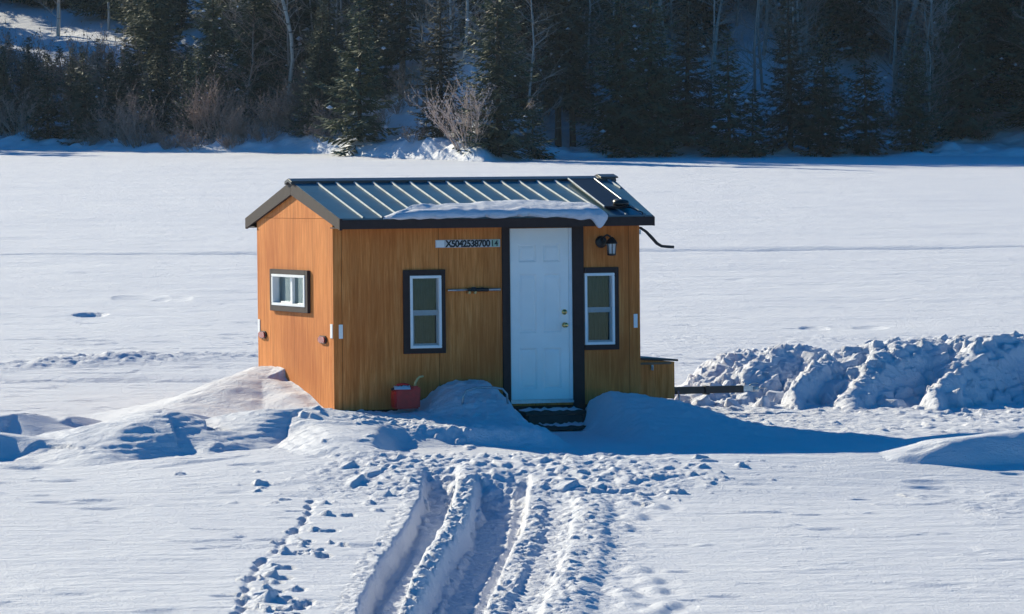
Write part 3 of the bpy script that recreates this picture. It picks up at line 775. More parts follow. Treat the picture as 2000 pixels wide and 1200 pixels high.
# birches and other bare trunks
birch = [  # list of photo points from the foot up, radius at foot, label, pale?
    ([(565, 230), (563, 185), (571, 120), (569, 70), (560, 30), (552, 0), (546, -60), (538, -150)], 0.115, 'crooked white birch standing alone on the shaded bank left of the hut', 'birch', 20),
    ([(113, 72), (114, 40), (115, 0), (117, -70), (118, -150)], 0.11, 'pale straight birch rising out of the sunlit snow ledge at upper left', 'birch', 10),
    ([(212, 60), (213, 25), (211, -20), (208, -120)], 0.085, 'short pale birch right of the sunlit snow ledge at upper left', 'birch', 8),
    ([(893, 140), (906, 118), (912, 70), (913, 20), (912, -40), (911, -130)], 0.10, 'white birch bent at its foot above the pale pinkish bush', 'birch', 14),
    ([(840, 45), (839, 0), (836, -60), (834, -130)], 0.085, 'small pale birch high on the slope left of the bent foot birch', 'birch', 10),
    ([(1300, 100), (1297, 70), (1291, 20), (1289, -30), (1285, -120)], 0.09, 'thin white birch above the right end of the hut roof', 'birch', 14),
    ([(1394, 145), (1397, 90), (1401, 50), (1410, 0), (1414, -60), (1420, -140)], 0.095, 'white birch curving right above the low bushy spruce', 'birch', 14),
    ([(1489, 110), (1494, 95), (1497, 50), (1498, 0), (1500, -60), (1502, -140)], 0.10, 'grey straight trunk left of the leaning pale trunk, broken foot', 'greybark', 12),
    ([(1757, 180), (1766, 120), (1776, 60), (1790, 0), (1800, -60), (1815, -150)], 0.17, 'thick pale trunk leaning right, right part of the forest', 'greybark_p', 6),
    ([(1934, 90), (1938, 50), (1942, 0), (1946, -60), (1950, -140)], 0.09, 'slim grey trunk nearest the right frame edge', 'greybark', 10),
    ([(1206, 100), (1200, 30), (1196, -30), (1190, -130)], 0.07, 'grey bare stem leftmost of the cluster above the roof right end', 'greybark', 12),
    ([(1223, 95), (1222, 30), (1220, -30), (1222, -130)], 0.08, 'grey bare stem second from left in the cluster above the roof right end', 'greybark', 12),
    ([(1241, 95), (1242, 30), (1245, -30), (1246, -130)], 0.075, 'grey bare stem second from right in the cluster above the roof right end', 'greybark', 12),
    ([(1256, 90), (1258, 30), (1262, -30), (1268, -130)], 0.06, 'thinnest grey bare stem, rightmost of the cluster above the roof right end', 'greybark', 12),
    ([(1088, 130), (1087, 60), (1090, 0), (1092, -120)], 0.08, 'dim grey many-limbed tree above the pair of bare lower trunks', 'greybark', 30),
    ([(470, 140), (474, 60), (470, 0), (466, -120)], 0.07, 'dim bare many-limbed tree left of the crooked white birch', 'greybark', 26),
    ([(1570, 150), (1560, 80), (1556, 0), (1550, -120)], 0.08, 'dim grey many-limbed tree between the grey straight trunk and leaning trunk', 'greybark', 34),
    ([(1655, 120), (1660, 60), (1655, 0), (1650, -120)], 0.07, 'dim brown many-limbed tree just left of the leaning pale trunk', 'greybark', 30),
    ([(745, 55), (742, 10), (740, -60), (738, -130)], 0.07, 'dim grey limbed tree above the left half of the hut roof', 'greybark', 24),
]
M['greybark_p'] = m_bark('pale_grey_bark', (0.46, 0.45, 0.44))
BIRCH_XY = [on_hill(*p[0][0])[:2] for p in birch]
for i, (pts, r, lb, mt, nl) in enumerate(birch):
    x, y, z = on_hill(*pts[0])
    W = [at_y(u, v, y) for u, v in pts]; base = np.array([x, y, z])
    off = [tuple(p - base) for p in W]; off[0] = (0, 0, -0.3)
    off = [(a, b + 0.25 * math.sin(j * 1.3 + i) * (j > 0), c) for j, (a, b, c) in enumerate(off)]
    t, l_ = bare_tree(off, r, r * .55, 300 + i, 0.2, nl, 2.0 if nl > 20 else 1.5, depth=2)
    e = empty('birch_tree' if mt == 'birch' else 'bare_tree', (x, y, z), lb, 'birch tree' if mt == 'birch' else 'bare tree', 'bare trunks among the spruces')
    obj('trunk', mesh_of(t, 'trunk', M[mt]), e); obj('crown', mesh_of(l_, 'crown', M['greybark']), e)

n_mass = 0; tries = 0
clear = [(150, 62, 3.6), (40, 55, 2.2), (930, 140, 1.0), (1690, 165, 1.0), (800, 230, 1.7), (1960, 170, 0.8), (1345, 140, 1.3), (1445, 250, 1.0), (1525, 268, 1.3), (1655, 272, 0.9), (1735, 268, 0.9), (1905, 262, 0.8), (1100, 255, 1.0), (730, 262, 1.0), (1240, 180, 0.6)]
CL = [(*on_hill(u, v)[:2], r) for u, v, r in clear]
while n_mass < 225 and tries < 20000:
    tries += 1
    d = 2.5 + 40 * rng.random() ** 1.5
    x = rng.uniform(-33, 33); y = float(shore(np.array([x]))[0]) + d
    if abs(x) > y * 0.1111 + 4: continue
    lx0, ly0 = CL[0][0], CL[0][1]; k0 = (x - lx0) * S[0] + (y - ly0) * S[1]; o0 = abs((x - lx0) * S[1] - (y - ly0) * S[0])
    if -1 < k0 < 45 and o0 < 2.4 * (1.3 if k0 < 12 else 1) and not (k0 > 9 and o0 > 1.2): continue
    if any((x - a) ** 2 + (y - b) ** 2 < (1.2 if d < 18 else 1.5) ** 2 for a, b, _ in taken): continue
    # keep the small open snow patches of the photo open: nothing tall right in front of them
    if any(abs((x - a)) < r and -7 < (y - b) < 1.5 for a, b, r in CL): continue
    if any(abs(x - a) < 0.9 and -9 < (y - b) < 0.4 for a, b in BIRCH_XY): continue
    if d < 8 and rng.random() < .72: continue
    k = int(rng.choice([0, 1, 2, 3, 5, 1, 0]))
    hh = rng.uniform(7.0, 11.5) if d > 8 else rng.uniform(5, 9)
    if rng.random() < 0.3 and d < 22: k = int(rng.choice([4, 4, 6])); hh = rng.uniform(1.8, 4.2)
    if x < -14 and d < 14: hh *= 0.72
    if x < -18 and d < 16: hh = min(hh, max(1.6, 5.1 - hz(x, y)))
    if x > 5: hh *= 1.25
    place_spruce(k, x, y, hh / SPR[k][0], 'dark spruce crowded in the forest on the slope behind the lake shore', 'spruces crowded on the forest slope')
    taken.append((x, y, 1.2)); n_mass += 1

for i in range(22):
    x = -30.5 + 15 * i / 21 + rng.normal(0, .3); d = rng.uniform(20, 33); y = float(shore(np.array([x]))[0]) + d
    o0 = abs((x - CL[0][0]) * S[1] - (y - CL[0][1]) * S[0])
    if o0 < 2.2: continue
    place_spruce(int(rng.choice([0, 1, 2])), x, y, rng.uniform(.8, 1.05), 'dark spruce in the row on the flat above the sunlit snow ledge', 'spruces on the flat above the ledge')
for i in range(46):
    x = rng.uniform(-29, -14.5); d = rng.uniform(2.5, 9); y = float(shore(np.array([x]))[0]) + d
    hh = max(1.3, min(4.4, 5.3 - hz(x, y))) * rng.uniform(.75, 1.0)
    if any((x - a) ** 2 + (y - b) ** 2 < .8 for a, b, _ in taken) or any(abs(x - a) < 0.7 and -9 < (y - b) < 0.4 for a, b in BIRCH_XY): continue
    place_spruce(4, x, y, hh / 5.0, 'low dark spruce among brown brush below the sunlit ledge on the left', 'low spruces below the ledge'); taken.append((x, y, 1))
BARE = []
for i in range(4):
    hh_ = [7.0, 8.5, 6.0, 9.5][i]
    t, l_ = bare_tree([(0, 0, -.4), (.1, .05, hh_ * .3), (-.05 * i, .1, hh_ * .6), (.15, -.1, hh_)], .075, .02, 700 + i, .1, 30, 2.1, depth=2)
    BARE.append((mesh_of(t, 'trunk', M['greybark']), mesh_of(l_, 'crown', M['greybark'] if i % 2 else M['twig'])))
for i in range(84):
    for tr_ in range(60):
        d = 4 + 14 * rng.random(); x = rng.uniform(-13 if i > 5 else -27, 27); y = float(shore(np.array([x]))[0]) + d
        if any((x - a) ** 2 + (y - b) ** 2 < 0.5 for a, b, _ in taken): continue
        if any(abs((x - a)) < r and -7 < (y - b) < 1.5 for a, b, r in CL): continue
        break
    k = i % 4; e = empty('bare_tree', (x, y, hz(x, y)), 'leafless grey brown sapling among the dark spruces on the far slope', 'bare tree', 'leafless saplings on the far slope')
    e.rotation_euler = (rng.normal(0, .04), rng.normal(0, .04), rng.random() * 6.3); e.scale = (1, 1, rng.uniform(.8, 1.1))
    obj('trunk', BARE[k][0], e); obj('crown', BARE[k][1], e); taken.append((x, y, .5))

BUSH = [mesh_of(bush_mesh(2.4, 2.4, 500, 34, .018), 'bush', M['twig_pale']),
        mesh_of(bush_mesh(1.9, 2.2, 501, 30, .017), 'bush', M['twig']),
        mesh_of(bush_mesh(2.6, 2.0, 502, 24, .018), 'bush', M['twig']),
        mesh_of(bush_mesh(1.2, 2.0, 503, 30, .015), 'bush', M['twig'])]
def place_bush(k, u, v, sc, lb, grp=None):
    x, y, z = on_hill(u, v)
    o = obj('bare_bush', BUSH[k]); o.location = (x, y, z); o.scale = (sc,) * 3; o.rotation_euler = (0, 0, rng.random() * 6.3)
    tag(o, lb, 'bush', grp)
place_bush(0, 918, 284, 1.12, 'dense pale pinkish bare bush on the shore above the middle of the hut roof')
own = [(45, 262, 1, 1.2, 'brown bare bush at the left frame edge low on the shore'), (215, 215, 2, 1.35, 'reddish brown bare bush below the sunlit snow ledge'),
       (395, 240, 2, .9, 'reddish twiggy bush left of the crooked white birch'), (385, 290, 3, .9, 'low brown bush at the ice edge below the snowy rubble bank')]
for u, v, k, s_, lb in own: place_bush(k, u, v, s_, lb, 'bare brush on the left shore')
for i in range(40):
    u = rng.uniform(-20, 600); v = rng.uniform(175, 288) - (20 if u < 200 else 0)
    place_bush(int(rng.choice([1, 2, 3])), u, v, rng.uniform(.6, 1.15), 'tangled brown bare brush on the snowy bank left of the hut', 'tangled brush of the left bank')
for i in range(30):
    u = rng.uniform(150, 640); v = rng.uniform(248, 292)
    place_bush(3, u, v, rng.uniform(.4, .8), 'low brown brush poking out of the snowy rubble at the left ice edge', 'low brush at the ice edge')
for i in range(26):
    u = rng.uniform(640, 2010); v = rng.uniform(200, 292)
    place_bush(int(rng.choice([1, 2, 3])), u, v, rng.uniform(.45, 0.95), 'thin bare brush under the spruces on the right of the far shore', 'thin brush under the spruces')

# the wood goes on beyond both sides of the photo: one mass
def far_wood():
    me0 = SPR[6][3]; n0 = len(me0.vertices); V0 = np.empty(n0 * 3, dtype=np.float32); me0.vertices.foreach_get('co', V0); V0 = V0.reshape(-1, 3)
    F4 = np.array([p.vertices[:] for p in me0.polygons if len(p.vertices) == 4], dtype=np.int32)
    VS = []; FS = []; k = 0
    for i in range(150):
        sg = -1 if i % 2 else 1; x = sg * rng.uniform(31, 85); d = 2 + 34 * rng.random() ** 1.3; y = float(shore(np.array([x]))[0]) + d
        if abs(x) < y * .1111 + 5: continue
        sc_ = rng.uniform(2.4, 4.4); a_ = rng.random() * 6.3; ca, sa = math.cos(a_), math.sin(a_)
        VS.append(np.stack([x + sc_ * 1.15 * (V0[:, 0] * ca - V0[:, 1] * sa), y + sc_ * 1.15 * (V0[:, 0] * sa + V0[:, 1] * ca), hz(x, y) + sc_ * V0[:, 2]], -1)); FS.append(F4 + k); k += n0
    me = bpy.data.meshes.new('far_wood'); me.from_pydata(np.concatenate(VS).tolist(), [], np.concatenate(FS).tolist()); me.materials.append(M['needles']); me.update()
    tag(obj('far_wood', me), 'dark spruce wood continuing along the shore', None, None, 'stuff')
far_wood()

# ------------------------------------------------------------------ the hut
hut = empty('ice_fishing_hut', tuple(HUT_O), 'orange brown plywood ice fishing hut with dark metal gable roof and white door', 'hut')
hut.rotation_euler = (Matrix.Rotation(TH, 3, 'Z') @ Matrix.Rotation(LEAN, 3, 'X')).to_euler()
YE, ZE, YR, ZR, YB = -0.42, 2.298, 1.63, 2.755, 3.68
slope = (ZR - ZE) / (YR - YE)
def roofz(y): return ZE + slope * (y - YE) if y <= YR else ZR - (ZR - ZE) / (YB - YR) * (y - YR)

def wall_holes(a0, a1, z0, z1, holes, place):
    """panel with rectangular holes; place(a, z, depth) -> local point"""
    A = sorted({a0, a1, *[h[0] for h in holes], *[h[1] for h in holes]}); Zs = sorted({z0, z1, *[h[2] for h in holes], *[h[3] for h in holes]})
    mb = MB()
    inside = lambda a, z: any(h[0] < a < h[1] and h[2] < z < h[3] for h in holes)
    solid = lambda i, j: 0 <= i < len(A) - 1 and 0 <= j < len(Zs) - 1 and not inside((A[i] + A[i + 1]) / 2, (Zs[j] + Zs[j + 1]) / 2)
    for i in range(len(A) - 1):
        for j in range(len(Zs) - 1):
            if not solid(i, j): continue
            p = lambda ai, zj, d: place(A[ai], Zs[zj], d)
            mb.add([p(i, j, 0), p(i + 1, j, 0), p(i + 1, j + 1, 0), p(i, j + 1, 0)], [(0, 1, 2, 3)])
            mb.add([p(i, j, 1), p(i + 1, j, 1), p(i + 1, j + 1, 1), p(i, j + 1, 1)], [(3, 2, 1, 0)])
            for di, dj, q in ((-1, 0, ((i, j), (i, j + 1))), (1, 0, ((i + 1, j), (i + 1, j + 1))), (0, -1, ((i, j), (i + 1, j))), (0, 1, ((i, j + 1), (i + 1, j + 1)))):
                if not solid(i + di, j + dj):
                    (a, b), (c_, d_) = q
                    mb.add([p(a, b, 0), p(c_, d_, 0), p(c_, d_, 1), p(a, b, 1)], [(0, 1, 2, 3)])
    return mb
TK = 0.07
DOOR = (2.225, 3.03, 0.055, 2.155)
W1 = (0.955, 1.353, 0.725, 1.600); W2 = (3.184, 3.573, 0.723, 1.597)
fw_ = wall_holes(0, HL, 0, 2.30, [DOOR, W1, W2], lambda a, z, d: (a, d * TK, z))
front_wall = fw_.build('wall', M['ply'], hut)
GW = (1.05, 2.50, 1.215, 1.605)
gw = wall_holes(TK + .001, HW, 0, 2.294, [GW], lambda a, z, d: (d * TK, a, z))
gable = gw.build('wall', M['ply'], hut)
g = MB(); g.prism([(0.004, 0.0, 2.298), (0.004, YR, roofz(YR) - 0.06), (0.004, HW, 2.298)], (TK - .008, 0, 0)); gp = g.build('gable_panel', M['ply'], hut)
b = MB(); b.box((TK, HW - TK, 0), (HL, HW, 2.30)); b.build('wall', M['ply'], hut)
b = MB(); b.box((HL - TK, TK + .001, 0), (HL, HW - TK - .001, 2.294)); b.prism([(HL - TK + .004, 0.0, 2.298), (HL - TK + .004, YR, roofz(YR) - 0.06), (HL - TK + .004, HW, 2.298)], (TK - .008, 0, 0)); b.build('wall', M['ply'], hut)
b = MB(); b.box((TK + .002, TK + .002, 0.0), (HL - TK - .002, HW - TK - .002, 0.05)); b.build('floor_board', M['ply_dark'], hut)
b = MB()
for y0 in (0.12, 1.5, HW - .22): b.box((0.1, y0, -0.24), (HL + .3, y0 + .1, -0.003))
b.box((0.06, .22, -0.14), (.16, HW - .22, -.004)); b.build('underframe', M['black'], hut)

# roof: ribbed metal panels, each slope one part
def roof_slope(y0, y1, name):
    z0, z1 = roofz(y0), roofz(y1); xa = -0.035; xb0, xb1 = 3.925, 4.16
    mb = MB(); nrm = Vector((0, -(z1 - z0), y1 - y0)).normalized() * (1 if y1 > y0 else -1)
    up = nrm if nrm.z > 0 else -nrm
    def P(x, t, h): return Vector((x, y0 + (y1 - y0) * t, z0 + (z1 - z0) * t)) + up * h
    mb.add([P(xa, 0, 0), P(xb0, 0, 0), P(xb1, 1, 0), P(xa, 1, 0), P(xa, 0, -.02), P(xb0, 0, -.02), P(xb1, 1, -.02), P(xa, 1, -.02)],
           [(0, 1, 2, 3), (7, 6, 5, 4), (0, 4, 5, 1), (1, 5, 6, 2), (2, 6, 7, 3), (3, 7, 4, 0)], 0)
    x = 0.262
    while x < 4.1:
        t1 = 1.0; t0 = 0.0
        if x > xb0 - .03: t0 = (x + .03 - xb0) / (xb1 - xb0)
        if t0 < .9:
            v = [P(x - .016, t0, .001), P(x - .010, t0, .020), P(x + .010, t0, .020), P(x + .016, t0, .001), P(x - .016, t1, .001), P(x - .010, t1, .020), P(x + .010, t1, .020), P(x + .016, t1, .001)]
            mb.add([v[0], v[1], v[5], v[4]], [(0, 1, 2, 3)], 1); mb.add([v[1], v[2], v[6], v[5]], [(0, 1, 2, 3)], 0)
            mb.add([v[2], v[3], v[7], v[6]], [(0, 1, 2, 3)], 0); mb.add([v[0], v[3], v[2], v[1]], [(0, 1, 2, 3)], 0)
        x += 0.2375
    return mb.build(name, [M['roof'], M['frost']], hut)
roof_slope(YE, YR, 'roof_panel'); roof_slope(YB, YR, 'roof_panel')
# ridge cap with a raised end piece
def ridge(x0, x1, wd, lift, hh, name):
    mb = MB(); pr = []
    for y in (YR - wd, YR, YR + wd): pr.append((y, roofz(y) + lift))
    poly = [(x0, y, z) for y, z in pr] + [(x0, y, z - hh) for y, z in reversed(pr)]
    mb.prism(poly, (x1 - x0, 0, 0)); return mb.build(name, M['cap'], hut, bevel=.006)
ridge(-0.075, 4.165, 0.15, 0.030, 0.045, 'ridge_cap'); ridge(3.955, 4.19, 0.16, 0.052, 0.02, 'ridge_cap_end')
# fascia, rakes, soffits
b = MB(); b.box((-0.035, YE - .012, ZE - .128), (3.925, YE + .022, ZE - .022)); b.build('fascia', M['trim'], hut, bevel=.004)
b = MB(); b.box((-0.035, YB - .022, ZE - .128), (3.925, YB + .012, ZE - .022)); b.build('fascia', M['trim'], hut)
for x0, x1, ys in ((-0.042, -0.006, (YE - .016, YR, YB + .016)),):
    for ya, yb in ((ys[0], ys[1]), (ys[2], ys[1])):
        za, zb = roofz(max(min(ya, YB), YE)), roofz(yb)
        b = MB(); b.prism([(x0, ya, za - .004), (x0, yb, zb - .004), (x0, yb, zb - .172), (x0, ya, za - .142)], (x1 - x0, 0, 0)); b.build('rake_board', M['trim'], hut, bevel=.004)
for ya, yb in ((YE, YR), (YB, YR)):
    za, zb = roofz(ya), roofz(yb)
    b = MB(); b.prism([(3.925, ya, za - .024), (4.16, yb, zb - .024), (4.16, yb, zb - .17), (3.925, ya, za - .13)], (0.03, 0, 0)); b.build('rake_board', M['trim'], hut)
    b = MB(); b.prism([(-.004, ya + (.03 if ya < 0 else -.03), za - .045), (-.004, yb, zb - .045), (-.004, yb, zb - .062), (-.004, ya + (.03 if ya < 0 else -.03), za - .062)], (3.92, 0, 0)); b.build('rafter_board', M['ply_dark'], hut)
b = MB(); b.box((-0.03, YE + .024, ZE - .120), (3.92, -0.002, ZE - .105)); b.build('soffit', M['trim'], hut)
b = MB(); b.box((-0.03, HW + .002, ZE - .120), (3.92, YB - .024, ZE - .105)); b.build('soffit', M['trim'], hut)

# door
dt = MB(); dt.box((2.130, -.028, -.02), (2.224, -.001, 2.172)); dt.box((3.031, -.028, -.02), (3.176, -.001, 2.172)); dt.box((2.2245, -.026, 2.157), (3.0305, -.001, 2.175))
dt.box((2.12, -.020, -.10), (3.18, .0, -.021))
dt.build('door_trim', M['trim'], hut, bevel=.004)
d = MB()
x0, x1, z0, z1 = 2.237, 2.985, 0.075, 2.150
px = [(x0 + .105, x0 + .335), (x0 + .415, x0 + .645)]; pz = [(.20, .70), (1.02 - .14, 1.60), (1.74, 1.96)]
pan = [(a, b_, c_, e_) for a, b_ in px for c_, e_ in pz]
face = wall_holes(x0, x1, z0, z1, pan, lambda a, z, dd: (a, -.004 + dd * .045, z))
d.v, d.f, d.mi = face.v, face.f, face.mi
for a, b_, c_, e_ in pan:      # sunk panels with a sloped moulding
    s_ = .022; f0 = -.004; f1 = .010
    o_ = [(a, f0, c_), (b_, f0, c_), (b_, f0, e_), (a, f0, e_)]; i_ = [(a + s_, f1, c_ + s_), (b_ - s_, f1, c_ + s_), (b_ - s_, f1, e_ - s_), (a + s_, f1, e_ - s_)]
    t_ = .03; q_ = [(a + s_ + t_, .002, c_ + s_ + t_), (b_ - s_ - t_, .002, c_ + s_ + t_), (b_ - s_ - t_, .002, e_ - s_ - t_), (a + s_ + t_, .002, e_ - s_ - t_)]
    d.add(o_ + i_ + q_, [(k, (k + 1) % 4, 4 + (k + 1) % 4, 4 + k) for k in range(4)] + [(4 + k, 4 + (k + 1) % 4, 8 + (k + 1) % 4, 8 + k) for k in range(4)] + [(8, 9, 10, 11)])
door = d.build('door', M['door'], hut)
k = MB(); k.lathe((2.925, -.004, .972), (0, -1, 0), [(.030, 0), (.032, .008), (.013, .012), (.012, .035), (.028, .045), (.031, .06), (.024, .075), (.004, .08)], 20); k.build('door_knob', M['brass'], door, True)
k = MB(); k.lathe((2.925, -.004, 1.130), (0, -1, 0), [(.032, 0), (.034, .012), (.026, .022), (.012, .024), (.011, .03), (.002, .031)], 20); k.build('deadbolt', M['brass'], door, True)
b = MB(); b.box((2.987, -.012, .075), (3.028, .06, 2.150)); b.build('door_jamb', M['vinyl'], hut)
b = MB(); b.box((2.226, -.035, .030), (3.029, .07, .058)); b.box((2.226, -.012, .0582), (3.029, .05, .073)); b.build('threshold', M['steel'], hut)

# windows
def frame_boxes(mb, a0, a1, z0, z1, wd, d0, d1, put):
    for (p, q, r_, s_) in ((a0, a1, z0, z0 + wd), (a0, a1, z1 - wd, z1), (a0, a0 + wd, z0 + wd, z1 - wd), (a1 - wd, a1, z0 + wd, z1 - wd)):
        mb.box(put(p, d0, r_), put(q, d1, s_))
pf = lambda a, d_, z: (a, d_, z)
for (a0, a1, z0, z1), T in ((W1, (0.872, 1.404, .662, 1.669)), (W2, (3.177, 3.628, .660, 1.666))):
    mb = MB()
    if T[0] < a0 - .02: mb.box((T[0], -.026, T[2]), (a0, -.001, T[3]))
    mb.box((a1, -.026, T[2]), (T[1], -.001, T[3])); mb.box((a0 + .0005, -.026, T[2]), (a1 - .0005, -.001, z0)); mb.box((a0 + .0005, -.026, z1), (a1 - .0005, -.001, T[3]))
    win = mb.build('window', M['trim'], hut, bevel=.003)
    mb = MB(); frame_boxes(mb, a0 + .001, a1 - .001, z0 + .001, z1 - .001, .033, -.034, .05, pf); mb.build('frame', M['vinyl'], win, bevel=.004)
    mb = MB(); zm = (z0 + z1) / 2
    mb.box((a0 + .035, -.004, zm - .02), (a1 - .035, .03, zm + .02)); frame_boxes(mb, a0 + .035, a1 - .035, z0 + .035, zm - .021, .022, .002, .03, pf)
    mb.box((a0 + .035, .018, zm + .021), (a0 + .05, .04, z1 - .035)); mb.box((a1 - .05, .018, zm + .021), (a1 - .035, .04, z1 - .035))
    mb.build('sash', M['grey'], win)
    mb = MB(); mb.add([(a0 + .036, .034, z0 + .036), (a1 - .036, .034, z0 + .036), (a1 - .036, .034, z1 - .036), (a0 + .036, .034, z1 - .036)], [(0, 1, 2, 3)]); mb.build('pane', M['glass'], win)
    mb = MB()
    n_ = 14
    for i in range(n_):
        xx0 = a0 + (a1 - a0) * i / n_; xx1 = a0 + (a1 - a0) * (i + 1) / n_
        mb.add([(xx0, .13 + .015 * (i % 2), z0 - .05), (xx1, .13 + .015 * ((i + 1) % 2), z0 - .05), (xx1, .13 + .015 * ((i + 1) % 2), z1 + .05), (xx0, .13 + .015 * (i % 2), z1 + .05)], [(0, 1, 2, 3)])
    mb.build('curtain', M['blind'], win)  # near-black pleated sheet painting the shade of the unlit room behind the panes
pg = lambda a, d_, z: (d_, a, z)
T = (0.945, 2.60, 1.145, 1.665); mb = MB()
mb.box((-.042, T[0], T[2]), (-.001, GW[0], T[3])); mb.box((-.042, GW[1], T[2]), (-.001, T[1], T[3])); mb.box((-.042, GW[0] + .0005, T[2]), (-.001, GW[1] - .0005, GW[2])); mb.box((-.042, GW[0] + .0005, GW[3]), (-.001, GW[1] - .0005, T[3]))
win = mb.build('window', M['trim'], hut, bevel=.004)
mb = MB()
mb.box((-.05, GW[0] + .001, GW[2] + .001), (.05, GW[1] - .001, GW[2] + .034)); mb.box((-.05, GW[0] + .001, GW[3] - .034), (.05, GW[1] - .001, GW[3] - .001))
mb.box((-.05, GW[0] + .001, GW[2] + .035), (.05, GW[0] + .06, GW[3] - .035)); mb.box((-.05, GW[1] - .06, GW[2] + .035), (.05, GW[1] - .001, GW[3] - .035))
mb.build('frame', M['vinyl'], win, bevel=.004)
mb = MB(); mb.box((-.006, 1.72, GW[2] + .036), (.03, 1.80, GW[3] - .036)); mb.box((-.002, 1.801, GW[2] + .036), (.025, 2.24, GW[2] + .055)); mb.build('sash', M['vinyl'], win)
mb = MB(); mb.add([(.033, GW[0] + .05, GW[2] + .035), (.033, GW[1] - .05, GW[2] + .035), (.033, GW[1] - .05, GW[3] - .035), (.033, GW[0] + .05, GW[3] - .035)], [(0, 1, 2, 3)]); mb.build('pane', M['glass'], win)
mb = MB(); n_ = 40
for i in range(n_):
    y0_, y1_ = 1.0 + 1.55 * i / n_, 1.0 + 1.55 * (i + 1) / n_; wv = lambda j: .085 + .022 * math.sin(j * 1.25) + .008 * math.sin(j * 2.9)
    mb.add([(wv(i), y0_, 1.15), (wv(i + 1), y1_, 1.15), (wv(i + 1), y1_, 1.66), (wv(i), y0_, 1.66)], [(0, 1, 2, 3)])
mb.build('curtain', M['curtain'], win, True)

# tail lights and reflectors
for yy, zz in ((3.045, .83), (0.42, .84)):
    oct_ = lambda h_, w_, x_: [(x_, yy + a * w_, zz + b_ * h_) for a, b_ in ((-1, -.5), (-.72, -1), (.72, -1), (1, -.5), (1, .5), (.72, 1), (-.72, 1), (-1, .5))]
    mb = MB(); mb.prism(oct_(.047, .155, -.0005), (-.018, 0, 0)); base = mb.build('tail_light', M['black'], hut, bevel=.003)
    mb = MB(); mb.prism(oct_(.038, .135, -.019), (-.016, 0, 0)); mb.build('lens', M['tail'], base, bevel=.006)
for yy, zz in ((3.235, .935), (0.07, .95)):
    mb = MB(); mb.box((-.008, yy - .045, zz - .085), (-.0005, yy + .045, zz + .085)); mb.build('reflector', M['vinyl'], hut, bevel=.002)
for xx, zz in ((.09, .945), (3.85, 1.005)):
    mb = MB(); mb.box((xx - .025, -.008, zz - .084), (xx + .025, -.0005, zz + .084)); mb.build('reflector', M['vinyl'], hut, bevel=.002)

# registration strip with stick-on digits
mb = MB(); mb.box((1.290, -.006, 1.931), (2.112, -.0005, 2.024)); strip = mb.build('number_strip', M['tile'], hut)
mb = MB(); mb.box((1.995, -.0085, 1.935), (2.095, -.0062, 2.020)); mb.build('end_tile', M['tile_green'], strip)
mb = MB(); mb.box((1.300, -.0085, 1.937), (1.400, -.0062, 2.018)); mb.build('first_tile', M['vinyl'], strip)
cu = bpy.data.curves.new('lettering', 'FONT'); cu.body = 'X5042538700'; cu.size = .112; cu.extrude = .0015; cu.offset = .0045; cu.space_character = .93
to = bpy.data.objects.new('lettering', cu); C.objects.link(to)
bpy.context.view_layer.update()
def text_part(cu_obj, name, x, y, z, width, parent, mat):
    me = bpy.data.meshes.new_from_object(cu_obj.evaluated_get(bpy.context.evaluated_depsgraph_get()))
    C.objects.unlink(cu_obj); bpy.data.objects.remove(cu_obj)
    co_ = np.empty(len(me.vertices) * 3, dtype=np.float32); me.vertices.foreach_get('co', co_); co_ = co_.reshape(-1, 3)
    k_ = width / (co_[:, 0].max() - co_[:, 0].min()); hmid = (co_[:, 1].max() + co_[:, 1].min()) / 2
    out = np.stack([x + (co_[:, 0] - co_[:, 0].min()) * k_, y - co_[:, 2], z + (co_[:, 1] - hmid)], -1)
    me.vertices.foreach_set('co', out.ravel().astype(np.float32)); me.update(); me.materials.clear(); me.materials.append(mat)
    return obj(name, me, parent)
text_part(to, 'lettering', 1.41, -.0078, 1.977, .575, strip, M['ink'])
cu = bpy.data.curves.new('lettering', 'FONT'); cu.body = '14'; cu.size = .105; cu.extrude = .0012; cu.offset = .0015
to = bpy.data.objects.new('lettering', cu); C.objects.link(to); bpy.context.view_layer.update()
text_part(to, 'lettering', 2.008, -.0098, 1.977, .075, strip, M['ink'])

# wall lantern
mb = MB(); cx, cz_ = 3.44, 1.975
mb.lathe((cx - .03, -.0005, cz_), (0, -1, 0), [(.075, 0), (.075, .012), (.05, .024), (.03, .03)], 18)
mb.tube([(cx - .03, -.03, cz_ + .01), (cx - .02, -.07, cz_ + .06), (cx + .01, -.11, cz_ + .085), (cx + .045, -.14, cz_ + .06)], .013, 8)
lan = mb.build('wall_lantern', M['black'], hut, True)
lx_, ly_ = cx + .055, -.145
mb = MB(); mb.lathe((lx_, ly_, 2.035), (0, 0, -1), [(.012, 0), (.03, .012), (.06, .045), (.078, .075), (.078, .083)], 8); mb.build('lantern_roof', M['black'], lan)
mb = MB(); mb.lathe((lx_, ly_, 1.951), (0, 0, -1), [(.058, 0), (.046, .118)], 6); mb.build('lantern_glass', M['frosted'], lan)
mb = MB(); mb.lathe((lx_, ly_, 1.832), (0, 0, -1), [(.056, 0), (.056, .016), (.03, .026)], 8)
for i in range(6):
    a = i * PI / 3 + .3; mb.tube([(lx_ + .06 * math.cos(a), ly_ + .06 * math.sin(a), 1.951), (lx_ + .05 * math.cos(a), ly_ + .05 * math.sin(a), 1.832)], .006, 5)
mb.build('lantern_cage', M['black'], lan)

